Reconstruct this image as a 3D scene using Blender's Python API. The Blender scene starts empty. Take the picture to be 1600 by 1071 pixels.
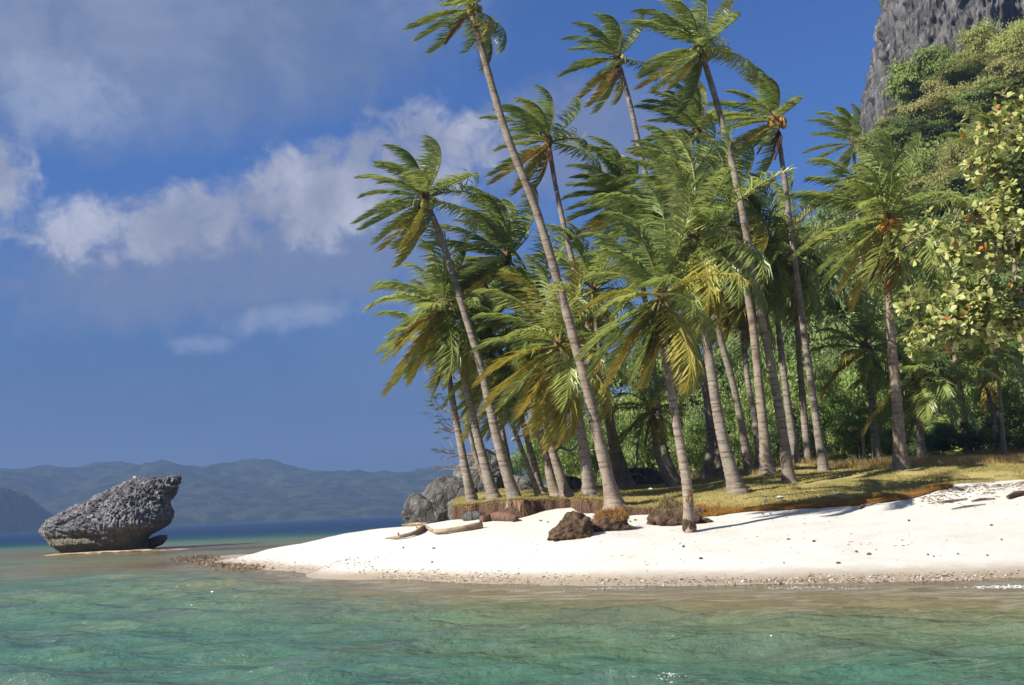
import bpy, math, random
import numpy as np
from mathutils import Matrix, Vector

random.seed(7)
RNG = np.random.default_rng(11)
R = math.radians
SC = bpy.context.scene
COL = SC.collection

# ------------------------------------------------------------------ camera
FPX, PITCH, ROLL, CAMZ = 1800.0, math.atan(260.7 / 1800), R(2.5), 1.75
_F = np.array([0, math.cos(PITCH), math.sin(PITCH)])
_U0 = np.array([0, -math.sin(PITCH), math.cos(PITCH)])
_R0 = np.array([1.0, 0, 0])
_R = math.cos(ROLL) * _R0 - math.sin(ROLL) * _U0
_U = math.sin(ROLL) * _R0 + math.cos(ROLL) * _U0
cam_d = bpy.data.cameras.new('camera')
cam = bpy.data.objects.new('camera', cam_d)
COL.objects.link(cam)
cam.matrix_world = Matrix(((_R[0], _U[0], -_F[0], 0), (_R[1], _U[1], -_F[1], 0), (_R[2], _U[2], -_F[2], CAMZ), (0, 0, 0, 1)))
cam_d.sensor_width = 36
cam_d.lens = FPX / 1600 * 36
cam_d.clip_start = 0.1
cam_d.clip_end = 20000
SC.camera = cam


def at(px, py, d):
    """photo pixel + distance along +y -> world point"""
    v = _F + _R * ((px - 800) / FPX) + _U * ((535.5 - py) / FPX)
    return np.array([0, 0, CAMZ]) + v * (d / v[1])


def at_z(px, py, z=0.0):
    v = _F + _R * ((px - 800) / FPX) + _U * ((535.5 - py) / FPX)
    return np.array([0, 0, CAMZ]) + v * ((z - CAMZ) / v[2])


# ------------------------------------------------------------------ light
SUN_EL = R(38)
SUN_TO = np.array([-1.0, -0.52])                    # where the sun stands, seen from above
SUN_TO = SUN_TO / np.linalg.norm(SUN_TO)
sun_d = bpy.data.lights.new('sun', 'SUN')
sun_d.energy = 5.0
sun_d.angle = R(0.55)
sun_d.color = (1.0, 0.94, 0.84)
sun = bpy.data.objects.new('sun', sun_d)
COL.objects.link(sun)
_sv = Vector((SUN_TO[0] * math.cos(SUN_EL), SUN_TO[1] * math.cos(SUN_EL), math.sin(SUN_EL)))
sun.rotation_euler = _sv.to_track_quat('Z', 'Y').to_euler()
sun.location = (-60, -20, 80)

SC.view_settings.view_transform = 'Standard'
SC.view_settings.look = 'None'
SC.view_settings.gamma = 1
SC.view_settings.use_curve_mapping = False
SC.view_settings.exposure = 1.0
SC.render.engine = 'CYCLES'
SC.cycles.use_denoising = True
SC.cycles.max_bounces = 6
SC.cycles.diffuse_bounces = 2
SC.cycles.transparent_max_bounces = 12
SC.cycles.volume_bounces = 0
SC.cycles.caustics_reflective = False
SC.cycles.caustics_refractive = False


class NT:
    """small helper for building node trees"""
    def __init__(self, tree):
        self.t = tree
        tree.nodes.clear()

    def n(self, typ, **kw):
        nd = self.t.nodes.new(typ)
        for k, v in kw.items():
            if k == 'inp':
                for a, b in v.items():
                    s = nd.inputs[a]
                    if isinstance(b, bpy.types.NodeSocket):
                        self.t.links.new(b, s)
                    elif b is not None:
                        if s.type == 'RGBA' and len(b) == 3:
                            b = (*b, 1)
                        s.default_value = b
            else:
                setattr(nd, k, v)
        return nd

    def m(self, op, a, b=None, c=None, clamp=False):
        nd = self.t.nodes.new('ShaderNodeMath')
        nd.operation = op
        nd.use_clamp = clamp
        for i, x in enumerate((a, b, c)):
            if x is None:
                continue
            if isinstance(x, bpy.types.NodeSocket):
                self.t.links.new(x, nd.inputs[i])
            else:
                nd.inputs[i].default_value = x
        return nd.outputs[0]

    def mix(self, f, a, b, typ='RGBA', blend='MIX'):
        nd = self.t.nodes.new('ShaderNodeMix')
        nd.data_type = typ
        nd.blend_type = blend
        nd.clamp_factor = True
        ia, ib = (6, 7) if typ == 'RGBA' else (2, 3)
        for i, x in ((0, f), (ia, a), (ib, b)):
            if isinstance(x, bpy.types.NodeSocket):
                self.t.links.new(x, nd.inputs[i])
            else:
                if typ == 'RGBA' and i != 0 and len(x) == 3:
                    x = (*x, 1)
                nd.inputs[i].default_value = x
        return nd.outputs[2 if typ == 'RGBA' else 0]

    def ramp(self, f, stops, interp='LINEAR'):
        nd = self.t.nodes.new('ShaderNodeValToRGB')
        cr = nd.color_ramp
        cr.interpolation = interp
        while len(cr.elements) < len(stops):
            cr.elements.new(0.5)
        for e, (p, c) in zip(cr.elements, stops):
            e.position = p
            e.color = (*c, 1) if len(c) == 3 else c
        self.t.links.new(f, nd.inputs[0])
        return nd.outputs[0]

    def smooth(self, x, a, b):
        nd = self.t.nodes.new('ShaderNodeMapRange')
        nd.interpolation_type = 'SMOOTHSTEP'
        self.t.links.new(x, nd.inputs[0])
        for i, v in ((1, a), (2, b), (3, 0.0), (4, 1.0)):
            if isinstance(v, bpy.types.NodeSocket):
                self.t.links.new(v, nd.inputs[i])
            else:
                nd.inputs[i].default_value = v
        return nd.outputs[0]

    def noise(self, vec, scale, detail=4, rough=0.55, dist=0.0, out=0):
        nd = self.t.nodes.new('ShaderNodeTexNoise')
        if vec is not None:
            self.t.links.new(vec, nd.inputs['Vector'])
        nd.inputs['Scale'].default_value = scale
        nd.inputs['Detail'].default_value = detail
        nd.inputs['Roughness'].default_value = rough
        nd.inputs['Distortion'].default_value = dist
        return nd.outputs[out]


# ------------------------------------------------------------------ sky: Nishita with a broken layer of cumulus and a slate cloud bank
def build_world():
    w = bpy.data.worlds.new('World')
    SC.world = w
    w.use_nodes = True
    T = NT(w.node_tree)
    sky = T.n('ShaderNodeTexSky', sky_type='NISHITA', sun_disc=False, sun_elevation=SUN_EL,
              sun_rotation=math.atan2(SUN_TO[0], SUN_TO[1]), altitude=0, air_density=1.0, dust_density=0.2, ozone_density=4.0)
    tc = T.n('ShaderNodeTexCoord')
    d = tc.outputs['Generated']
    sp = T.n('ShaderNodeSeparateXYZ', inp={0: d})
    x, y, z = sp.outputs
    az = T.m('ARCTAN2', x, y)
    el = T.m('ARCSINE', z)
    n1 = T.noise(d, 5.5, 9, 0.58, 0.3)
    n2 = T.noise(d, 17.0, 7, 0.6, 0.2)
    n3 = T.noise(d, 42.0, 6, 0.62, 0.4)
    nz = T.m('ADD', T.m('ADD', T.m('MULTIPLY', T.m('SUBTRACT', n1, 0.5), 1.0), T.m('MULTIPLY', T.m('SUBTRACT', n2, 0.5), 1.5)), T.m('MULTIPLY', T.m('SUBTRACT', n3, 0.5), 1.6))

    def puff(px, py, rx, ry, tilt=0.0):
        v = _F + _R * ((px - 800) / FPX) + _U * ((535.5 - py) / FPX)
        v = v / np.linalg.norm(v)
        a0, e0 = math.atan2(v[0], v[1]), math.asin(v[2])
        da, de = T.m('SUBTRACT', az, a0), T.m('SUBTRACT', el, e0)
        t = R(tilt) - ROLL * -1
        c, s = math.cos(t), math.sin(t)
        u = T.m('DIVIDE', T.m('ADD', T.m('MULTIPLY', da, c), T.m('MULTIPLY', de, s)), rx / FPX)
        q = T.m('DIVIDE', T.m('SUBTRACT', T.m('MULTIPLY', de, c), T.m('MULTIPLY', da, s)), ry / FPX)
        return T.m('SUBTRACT', 1.0, T.m('ADD', T.m('MULTIPLY', u, u), T.m('MULTIPLY', q, q)))

    def union(ps):
        o = ps[0]
        for p in ps[1:]:
            o = T.m('MAXIMUM', o, p)
        return o
    main = union([puff(655, 255, 175, 105, 8), puff(500, 298, 220, 92, 14), puff(300, 338, 250, 72, 10),
                  puff(130, 355, 160, 58, 4), puff(-10, 285, 85, 85)])
    bright = T.smooth(T.m('ADD', main, T.m('MULTIPLY', nz, 1.3)), 0.02, 0.92)
    bright = T.m('MULTIPLY', bright, T.m('ADD', 0.72, T.m('MULTIPLY', T.smooth(T.m('ADD', main, T.m('MULTIPLY', nz, 1.6)), 0.3, 1.1), 0.28)))
    under = union([puff(420, 400, 470, 125, 3), puff(900, 230, 240, 110, 0)])
    soft = T.smooth(T.m('ADD', under, T.m('MULTIPLY', nz, 0.9)), -0.2, 0.9)
    thin = union([puff(460, 494, 140, 30, 4), puff(90, 150, 150, 75, 0), puff(310, 540, 60, 24, 0)])
    wisp = T.smooth(T.m('ADD', thin, T.m('MULTIPLY', nz, 0.9)), 0.1, 1.2)
    veil = T.smooth(T.m('ADD', union([puff(200, 40, 620, 190, 3)]), T.m('MULTIPLY', nz, 0.5)), -0.3, 1.1)
    # out of view the same kind of cloud goes on, thickened to lift ambient light
    far = T.smooth(T.m('ABSOLUTE', az), 0.6, 0.9)
    glob = T.m('MULTIPLY', T.smooth(T.noise(d, 3.0, 8, 0.58, 0.3), 0.44, 0.58), far)
    glob = T.m('MULTIPLY', glob, T.smooth(z, 0.02, 0.2))
    bank = T.m('SUBTRACT', 1.0, T.smooth(T.m('ADD', el, T.m('MULTIPLY', nz, 0.02)), 0.03, 0.33))

    base = T.n('ShaderNodeMix', data_type='RGBA', inp={0: 1.0, 6: sky.outputs[0], 7: (SKY_GAIN[0], SKY_GAIN[1], SKY_GAIN[2], 1)})
    base.blend_type = 'MULTIPLY'
    c = base.outputs[2]
    bands = T.smooth(T.noise(T.n('ShaderNodeMapping', inp={0: d, 3: (1.0, 1.0, 3.2)}).outputs[0], 3.2, 7, 0.58, 0.6), 0.36, 0.66)
    c = T.mix(T.m('MULTIPLY', bank, 0.92), c, T.mix(bands, (0.026, 0.064, 0.170), (0.055, 0.094, 0.192)))
    c = T.mix(T.m('MULTIPLY', veil, 0.85), c, T.mix(T.smooth(T.noise(d, 7.0, 7, 0.6, 0.5), 0.35, 0.65), (0.115, 0.155, 0.255), (0.205, 0.240, 0.335)))
    c = T.mix(T.m('MULTIPLY', soft, 0.78), c, (0.135, 0.165, 0.265))
    c = T.mix(T.m('MULTIPLY', wisp, 0.5), c, (0.29, 0.34, 0.46))
    shade = T.mix(T.smooth(T.noise(d, 9.0, 6, 0.6), 0.35, 0.66), (0.215, 0.235, 0.315), (0.43, 0.44, 0.505))
    c = T.mix(T.m('MULTIPLY', bright, 0.9), c, shade)
    c = T.mix(T.m('MULTIPLY', glob, 0.9), c, shade)
    bg = T.n('ShaderNodeBackground', inp={0: c, 1: 0.76})
    T.n('ShaderNodeOutputWorld', inp={0: bg.outputs[0]})


SKY_STRENGTH = 0.10
SKY_GAIN = (SKY_STRENGTH * 0.25, SKY_STRENGTH * 0.45, SKY_STRENGTH * 0.78)
build_world()


# ------------------------------------------------------------------ mesh helpers
def tag(o, label=None, cat=None, group=None, kind=None):
    if label: o['label'] = label
    if cat: o['category'] = cat
    if group: o['group'] = group
    if kind: o['kind'] = kind
    return o


def mesh_np(name, V, quads=None, tris=None, smooth=False, mat=None):
    V = np.asarray(V, dtype=np.float32).reshape(-1, 3)
    me = bpy.data.meshes.new(name)
    nq = 0 if quads is None else len(quads)
    nt = 0 if tris is None else len(tris)
    me.vertices.add(len(V))
    me.vertices.foreach_set('co', V.ravel())
    li = []
    if nq: li.append(np.asarray(quads, dtype=np.int32).ravel())
    if nt: li.append(np.asarray(tris, dtype=np.int32).ravel())
    li = np.concatenate(li)
    me.loops.add(len(li))
    me.loops.foreach_set('vertex_index', li)
    me.polygons.add(nq + nt)
    st = np.concatenate([np.arange(nq) * 4, nq * 4 + np.arange(nt) * 3]).astype(np.int32)
    me.polygons.foreach_set('loop_start', st)
    me.polygons.foreach_set('use_smooth', np.full(nq + nt, smooth, dtype=bool))
    if mat is not None:
        me.materials.append(mat)
    me.update()
    me.validate()
    return me


def link(name, me, parent=None, loc=(0, 0, 0), rot=(0, 0, 0), scale=None):
    o = bpy.data.objects.new(name, me)
    COL.objects.link(o)
    o.location = Vector([float(v) for v in loc])
    o.rotation_euler = [float(v) for v in rot]
    if scale is not None:
        o.scale = (scale, scale, scale) if np.isscalar(scale) else [float(v) for v in scale]
    if parent is not None:
        o.parent = parent
    return o


def thing(name, label, cat, loc=(0, 0, 0), group=None, rotz=0.0):
    o = bpy.data.objects.new(name, None)
    o.empty_display_size = 0.3
    COL.objects.link(o)
    o.location = [float(v) for v in loc]
    o.rotation_euler = (0, 0, rotz)
    return tag(o, label, cat, group)


def set_mat(o, mat):
    o.material_slots[0].link = 'OBJECT'
    o.material_slots[0].material = mat


class Buf:
    def __init__(self):
        self.V, self.Q, self.T, self.n = [], [], [], 0

    def add(self, V, Q=None, T=None):
        V = np.asarray(V, dtype=float).reshape(-1, 3)
        self.V.append(V)
        if Q is not None and len(Q): self.Q.append(np.asarray(Q) + self.n)
        if T is not None and len(T): self.T.append(np.asarray(T) + self.n)
        self.n += len(V)

    def mesh(self, name, smooth=False, mat=None):
        return mesh_np(name, np.concatenate(self.V), np.concatenate(self.Q) if self.Q else None,
                       np.concatenate(self.T) if self.T else None, smooth, mat)


def grid_quads(nr, nc, wrap=False):
    r = np.arange(nr - 1)[:, None]
    c = np.arange(nc if wrap else nc - 1)[None, :]
    a = r * nc + c
    b = r * nc + (c + 1) % nc
    return np.stack([a, b, b + nc, a + nc], -1).reshape(-1, 4)


def spline(P, n):
    """Catmull-Rom through the rows of P"""
    P = np.asarray(P, float)
    Q = np.vstack([2 * P[0] - P[1], P, 2 * P[-1] - P[-2]])
    L = np.concatenate([[0], np.cumsum(np.linalg.norm(np.diff(P, axis=0), axis=1))])
    t = np.linspace(0, L[-1], n)
    i = np.clip(np.searchsorted(L, t, side='right') - 1, 0, len(P) - 2)
    u = ((t - L[i]) / (L[i + 1] - L[i]))[:, None]
    p0, p1, p2, p3 = Q[i], Q[i + 1], Q[i + 2], Q[i + 3]
    return 0.5 * (2 * p1 + (p2 - p0) * u + (2 * p0 - 5 * p1 + 4 * p2 - p3) * u ** 2 + (3 * p1 - p0 - 3 * p2 + p3) * u ** 3)


def tube(buf, P, rad, sides=8, cap=True):
    P = np.asarray(P, float)
    n = len(P)
    rad = np.broadcast_to(np.asarray(rad, float), (n,)) if np.ndim(rad) < 2 else np.asarray(rad)
    T = np.gradient(P, axis=0)
    T /= np.linalg.norm(T, axis=1)[:, None] + 1e-9
    ref = np.array([0.0, 1.0, 0.0]) if abs(T[:, 1]).mean() < 0.8 else np.array([1.0, 0, 0])
    A = np.cross(T, ref); A /= np.linalg.norm(A, axis=1)[:, None] + 1e-9
    B = np.cross(T, A)
    th = np.linspace(0, 2 * np.pi, sides, endpoint=False)
    rr = rad[:, None] if rad.ndim == 1 else rad
    V = P[:, None, :] + rr[..., None] * (A[:, None, :] * np.cos(th)[None, :, None] + B[:, None, :] * np.sin(th)[None, :, None])
    Q = grid_quads(n, sides, True)
    V = V.reshape(-1, 3)
    tr = None
    if cap:
        V = np.vstack([V, P[-1]])
        k = (n - 1) * sides
        tr = [[k + i, k + (i + 1) % sides, n * sides] for i in range(sides)]
    buf.add(V, Q, tr)


# numpy value noise
def _h(ix, iy, iz):
    with np.errstate(over='ignore'):
        h = (ix.astype(np.uint32) * np.uint32(374761393) + iy.astype(np.uint32) * np.uint32(668265263) + iz.astype(np.uint32) * np.uint32(2147483647 - 57))
        h = (h ^ (h >> np.uint32(13))) * np.uint32(1274126177)
        h = h ^ (h >> np.uint32(16))
    return (h & np.uint32(0xFFFF)).astype(float) / 65535.0


def vn(P):
    P = np.asarray(P, float) + 1000.0
    i = np.floor(P).astype(np.int64)
    f = P - i
    f = f * f * (3 - 2 * f)
    x, y, z = i[..., 0], i[..., 1], i[..., 2]
    o = 0
    for dx in (0, 1):
        wx = f[..., 0] if dx else 1 - f[..., 0]
        for dy in (0, 1):
            wy = f[..., 1] if dy else 1 - f[..., 1]
            for dz in (0, 1):
                wz = f[..., 2] if dz else 1 - f[..., 2]
                o = o + wx * wy * wz * _h(x + dx, y + dy, z + dz)
    return o - 0.5


def fbm(P, octv=4, rough=0.5):
    P = np.asarray(P, float)
    o, a, s = 0, 1.0, 1.0
    for k in range(octv):
        o = o + a * vn(P * s + k * 17.3)
        a *= rough
        s *= 2.03
    return o


def sstep(x, a, b):
    t = np.clip((x - a) / (b - a), 0, 1)
    return t * t * (3 - 2 * t)


def P2(x, y, s=1.0, z=0.0):
    x, y = np.broadcast_arrays(np.asarray(x, float), np.asarray(y, float))
    return np.stack([x * s, y * s, np.full_like(x, z)], -1)


# ------------------------------------------------------------------ materials
def new_mat(name):
    m = bpy.data.materials.new(name)
    m.use_nodes = True
    return m, NT(m.node_tree)


def finish(T, bsdf, disp=None):
    T.n('ShaderNodeOutputMaterial', inp={0: bsdf})


def principled(T, col, rough=0.8, normal=None, spec=0.3):
    inp = {'Base Color': col, 'Roughness': rough, 'Specular IOR Level': spec}
    if normal is not None: inp['Normal'] = normal
    return T.n('ShaderNodeBsdfPrincipled', inp=inp).outputs[0]


def bump(T, h, strength=0.5, dist=0.05):
    return T.n('ShaderNodeBump', inp={'Height': h, 'Strength': strength, 'Distance': dist}).outputs[0]


def mat_leaf(name, c1, c2, c3=None, transl=0.3, rough=0.5, spec=0.35, tcol=None, along=None, stem=None):
    """leaf tissue: a mix of two tones per leaf and per plant, a little light shining through.
    along = (tip colour, amount, start): the dried ends of old leaves, by the painted 'age' attribute"""
    m, T = new_mat(name)
    g = T.n('ShaderNodeNewGeometry')
    oi = T.n('ShaderNodeObjectInfo')
    f = T.m('ADD', T.m('MULTIPLY', g.outputs['Random Per Island'], 0.6), T.m('MULTIPLY', oi.outputs['Random'], 0.4))
    col = T.mix(f, c1, c2)
    if c3 is not None:
        col = T.mix(T.smooth(oi.outputs['Random'], 0.55, 1.0), col, T.mix(g.outputs['Random Per Island'], c2, c3))
    if along:
        a = T.n('ShaderNodeAttribute', attribute_name='age').outputs['Fac']
        col = T.mix(T.m('MULTIPLY', T.smooth(T.m('ADD', a, T.m('MULTIPLY', T.m('SUBTRACT', g.outputs['Random Per Island'], 0.5), 0.35)), along[2], 1.0), along[1]), col, along[0])
    if stem:
        col = T.mix(T.m('LESS_THAN', T.n('ShaderNodeAttribute', attribute_name='age').outputs['Fac'], -0.5), col, stem)
    p = principled(T, col, rough, None, spec)
    tr = T.n('ShaderNodeBsdfTranslucent', inp={0: T.mix(0.5, col, tcol or c2)}).outputs[0]
    finish(T, T.n('ShaderNodeMixShader', inp={0: transl, 1: p, 2: tr}).outputs[0])
    return m


M = {}
M['frond'] = mat_leaf('palm_green', (0.125, 0.190, 0.052), (0.345, 0.415, 0.125), (0.47, 0.47, 0.15), 0.46, 0.36, 0.55, (0.42, 0.48, 0.12), along=((0.34, 0.27, 0.08), 0.7, 0.80), stem=(0.40, 0.38, 0.12))
M['frond_yellow'] = mat_leaf('palm_yellowing', (0.28, 0.29, 0.06), (0.46, 0.42, 0.09), (0.48, 0.34, 0.07), 0.36, 0.45, 0.35, (0.4, 0.3, 0.04), stem=(0.45, 0.36, 0.1), along=((0.40, 0.22, 0.05), 0.6, 0.62))
M['frond_orange'] = mat_leaf('palm_orange', (0.30, 0.13, 0.03), (0.36, 0.18, 0.04), None, 0.25, 0.55, 0.3, along=((0.22, 0.06, 0.025), 0.9, 0.5))
M['frond_dead'] = mat_leaf('palm_dead_brown', (0.13, 0.065, 0.03), (0.22, 0.12, 0.055), None, 0.1, 0.8, 0.2)


def mat_trunk():
    m, T = new_mat('palm_bark')
    tc = T.n('ShaderNodeTexCoord').outputs['Object']
    oi = T.n('ShaderNodeObjectInfo')
    sp = T.n('ShaderNodeSeparateXYZ', inp={0: tc})
    n = T.noise(tc, 2.2, 5, 0.6)
    n2 = T.noise(tc, 14.0, 5, 0.65)
    mp = T.n('ShaderNodeMapping', inp={0: tc, 3: (0.7, 0.7, 9.0)}).outputs[0]
    rings = T.noise(mp, 1.6, 4, 0.55)
    col = T.mix(T.smooth(n, 0.3, 0.7), (0.190, 0.163, 0.138), (0.290, 0.262, 0.230))
    col = T.mix(T.m('MULTIPLY', T.smooth(rings, 0.5, 0.68), 0.75), col, (0.075, 0.056, 0.040))
    col = T.mix(T.m('MULTIPLY', T.smooth(n2, 0.52, 0.7), 0.6), col, (0.38, 0.355, 0.325))
    col = T.mix(T.m('MULTIPLY', T.smooth(T.noise(tc, 4.5, 4, 0.7), 0.58, 0.72), 0.7), col, (0.06, 0.045, 0.032))
    tint = T.mix(oi.outputs['Random'], (1.08, 0.96, 0.84), (0.92, 0.92, 0.90))
    col = T.mix(1.0, col, tint, blend='MULTIPLY')
    h = T.m('ADD', T.m('MULTIPLY', rings, 0.7), T.m('MULTIPLY', n2, 0.6))
    finish(T, principled(T, col, 0.85, bump(T, h, 0.7, 0.03), 0.2))
    return m


M['trunk'] = mat_trunk()


def mat_simple(name, c1, c2, scale=4.0, rough=0.85, bstr=0.5, bdist=0.03, bscale=18.0, lo=0.35, hi=0.65, spec=0.25):
    m, T = new_mat(name)
    tc = T.n('ShaderNodeTexCoord').outputs['Object']
    col = T.mix(T.smooth(T.noise(tc, scale, 6, 0.6), lo, hi), c1, c2)
    finish(T, principled(T, col, rough, bump(T, T.noise(tc, bscale, 6, 0.65), bstr, bdist), spec))
    return m


M['fibre'] = mat_simple('palm_sheath_fibre', (0.10, 0.06, 0.03), (0.22, 0.14, 0.07), 9, 0.9)
M['petiole'] = mat_simple('palm_stem', (0.23, 0.22, 0.05), (0.34, 0.28, 0.07), 5, 0.5)
M['nut_green'] = mat_simple('coconut_green', (0.20, 0.22, 0.05), (0.30, 0.27, 0.07), 5, 0.45)
M['nut_orange'] = mat_simple('coconut_orange', (0.42, 0.15, 0.03), (0.50, 0.23, 0.05), 5, 0.45)
M['wood'] = mat_simple('driftwood', (0.15, 0.095, 0.05), (0.38, 0.295, 0.20), 3, 0.85, 0.6, 0.03, 12)
M['wood_red'] = mat_simple('rotting_wood', (0.07, 0.038, 0.028), (0.15, 0.085, 0.058), 4, 0.85, 0.6, 0.03, 12)
M['branch'] = mat_simple('grey_branch', (0.11, 0.09, 0.07), (0.24, 0.205, 0.17), 5, 0.85)
M['branch_pale'] = mat_simple('pale_branch', (0.22, 0.185, 0.145), (0.36, 0.32, 0.27), 5, 0.8)
M['debris'] = mat_simple('beach_debris', (0.07, 0.055, 0.04), (0.20, 0.15, 0.10), 8, 0.9)
M['shell'] = mat_simple('pale_shell', (0.48, 0.45, 0.39), (0.58, 0.55, 0.50), 8, 0.7)
M['hill_leaf'] = mat_leaf('hill_foliage', (0.15, 0.215, 0.05), (0.33, 0.385, 0.10), (0.42, 0.41, 0.12), 0.38, 0.55, 0.3)
M['hill_leaf_olive'] = mat_leaf('hill_foliage_olive', (0.21, 0.22, 0.065), (0.40, 0.38, 0.125), (0.45, 0.38, 0.14), 0.38, 0.55, 0.3)
M['hill_leaf_dark'] = mat_leaf('hill_foliage_dark', (0.095, 0.155, 0.042), (0.21, 0.275, 0.075), None, 0.34, 0.5, 0.35)
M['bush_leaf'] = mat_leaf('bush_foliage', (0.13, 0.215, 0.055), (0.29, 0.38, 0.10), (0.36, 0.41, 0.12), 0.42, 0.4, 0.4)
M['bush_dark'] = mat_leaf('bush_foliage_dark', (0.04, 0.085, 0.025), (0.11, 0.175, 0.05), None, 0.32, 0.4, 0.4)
M['almond'] = mat_leaf('almond_leaf', (0.25, 0.27, 0.065), (0.45, 0.47, 0.16), None, 0.3, 0.4, 0.4, (0.42, 0.42, 0.10))
M['almond_pale'] = mat_leaf('almond_leaf_pale', (0.36, 0.36, 0.12), (0.50, 0.48, 0.20), None, 0.3, 0.4, 0.4, (0.5, 0.5, 0.15))
M['almond_green'] = mat_leaf('almond_leaf_green', (0.09, 0.14, 0.03), (0.17, 0.22, 0.05), None, 0.3, 0.4, 0.4, (0.25, 0.3, 0.05))
M['almond_red'] = mat_leaf('almond_leaf_red', (0.38, 0.11, 0.03), (0.42, 0.20, 0.05), None, 0.3, 0.45, 0.3, (0.5, 0.2, 0.04))


def mat_sand():
    m, T = new_mat('coral_sand')
    tc = T.n('ShaderNodeTexCoord').outputs['Object']
    z = T.n('ShaderNodeSeparateXYZ', inp={0: tc}).outputs[2]
    n = T.noise(tc, 0.9, 6, 0.6)
    n2 = T.noise(tc, 22.0, 5, 0.7)
    n3 = T.noise(tc, 3.5, 5, 0.65)
    col = T.mix(T.smooth(n, 0.3, 0.7), (0.565, 0.545, 0.495), (0.65, 0.63, 0.58))
    col = T.mix(T.m('MULTIPLY', T.smooth(n2, 0.56, 0.72), 0.4), col, (0.40, 0.345, 0.27))
    col = T.mix(T.m('MULTIPLY', T.smooth(T.noise(tc, 2.2, 7, 0.7, 0.6), 0.56, 0.68), 0.35), col, (0.42, 0.375, 0.31))
    wet = T.m('SUBTRACT', 1.0, T.smooth(T.m('ADD', z, T.m('MULTIPLY', T.m('SUBTRACT', n3, 0.5), 0.12)), 0.05, 0.30))
    col = T.mix(T.m('MULTIPLY', wet, 0.8), col, (0.30, 0.225, 0.14))
    # below the water line: sand with weed and broken coral
    sub = T.m('SUBTRACT', 1.0, T.smooth(z, -0.55, -0.02))
    bed = T.mix(T.smooth(T.noise(tc, 0.55, 6, 0.62, 0.4), 0.42, 0.60), (0.38, 0.33, 0.20), (0.15, 0.14, 0.08))
    bed = T.mix(T.smooth(z, -0.75, -0.35), bed, (0.36, 0.29, 0.175))
    col = T.mix(sub, col, bed)
    rough = T.m('SUBTRACT', 0.92, T.m('MULTIPLY', wet, 0.45))
    h = T.m('ADD', T.m('MULTIPLY', n2, 0.5), T.m('ADD', n3, T.noise(tc, 70.0, 3, 0.6)))
    finish(T, principled(T, col, rough, bump(T, h, 0.6, 0.04), 0.3))
    return m


M['sand'] = mat_sand()


def mat_turf():
    m, T = new_mat('turf')
    tc = T.n('ShaderNodeTexCoord').outputs['Object']
    nz = T.n('ShaderNodeNewGeometry').outputs['True Normal']
    up = T.n('ShaderNodeSeparateXYZ', inp={0: nz}).outputs[2]
    n = T.noise(tc, 0.55, 6, 0.6)
    n2 = T.noise(tc, 9.0, 6, 0.7)
    top = T.mix(T.smooth(n, 0.36, 0.62), (0.235, 0.205, 0.07), (0.36, 0.295, 0.12))
    top = T.mix(T.m('MULTIPLY', T.smooth(n2, 0.5, 0.7), 0.6), top, (0.13, 0.135, 0.035))
    soil = T.mix(T.smooth(T.noise(T.n('ShaderNodeMapping', inp={0: tc, 3: (1.6, 1.6, 0.5)}).outputs[0], 6.0, 6, 0.7), 0.36, 0.60), (0.06, 0.036, 0.024), (0.30, 0.19, 0.115))
    col = T.mix(T.smooth(T.m('ADD', up, T.m('MULTIPLY', T.m('SUBTRACT', n2, 0.5), 0.4)), 0.35, 0.75), soil, top)
    finish(T, principled(T, col, 0.95, bump(T, n2, 0.8, 0.06), 0.1))
    return m


M['turf'] = mat_turf()
M['blade'] = mat_leaf('lawn_blade', (0.205, 0.20, 0.058), (0.40, 0.325, 0.125), None, 0.25, 0.6, 0.2)
M['blade_dry'] = mat_leaf('dry_grass', (0.30, 0.22, 0.08), (0.46, 0.34, 0.14), None, 0.3, 0.6, 0.2)
M['blade_rust'] = mat_leaf('rusty_grass', (0.30, 0.14, 0.03), (0.40, 0.22, 0.05), None, 0.25, 0.65, 0.2)
M['root'] = mat_leaf('hanging_root', (0.055, 0.032, 0.024), (0.20, 0.125, 0.085), None, 0.05, 0.9, 0.1)


def mat_rock(name, dark, mid, light, stretch=(1, 1, 0.35), s=1.0, moss=None, bdist=0.12):
    m, T = new_mat(name)
    tc = T.n('ShaderNodeTexCoord').outputs['Object']
    mp = T.n('ShaderNodeMapping', inp={0: tc, 3: stretch}).outputs[0]
    a = T.noise(mp, 1.1 * s, 8, 0.66, 0.5)
    b = T.noise(mp, 5.0 * s, 7, 0.7, 0.3)
    v = T.n('ShaderNodeTexVoronoi', feature='DISTANCE_TO_EDGE', inp={'Vector': mp, 'Scale': 1.8 * s}).outputs[0]
    col = T.mix(T.smooth(a, 0.34, 0.62), dark, mid)
    col = T.mix(T.m('MULTIPLY', T.smooth(b, 0.52, 0.7), 0.75), col, light)
    col = T.mix(T.m('MULTIPLY', T.m('SUBTRACT', 1.0, T.smooth(v, 0.0, 0.09)), 0.5), col, dark)
    if moss:
        z = T.n('ShaderNodeSeparateXYZ', inp={0: tc}).outputs[2]
        col = T.mix(T.m('MULTIPLY', T.m('SUBTRACT', 1.0, T.smooth(T.m('ADD', z, T.m('MULTIPLY', T.m('SUBTRACT', a, 0.5), 0.8)), moss[1], moss[2])), moss[3]), col, moss[0])
    h = T.m('ADD', T.m('MULTIPLY', a, 1.0), T.m('ADD', T.m('MULTIPLY', b, 0.55), T.m('MULTIPLY', T.smooth(v, 0.0, 0.12), 0.3)))
    finish(T, principled(T, col, 0.9, bump(T, h, 1.0, bdist), 0.2))
    return m


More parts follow.
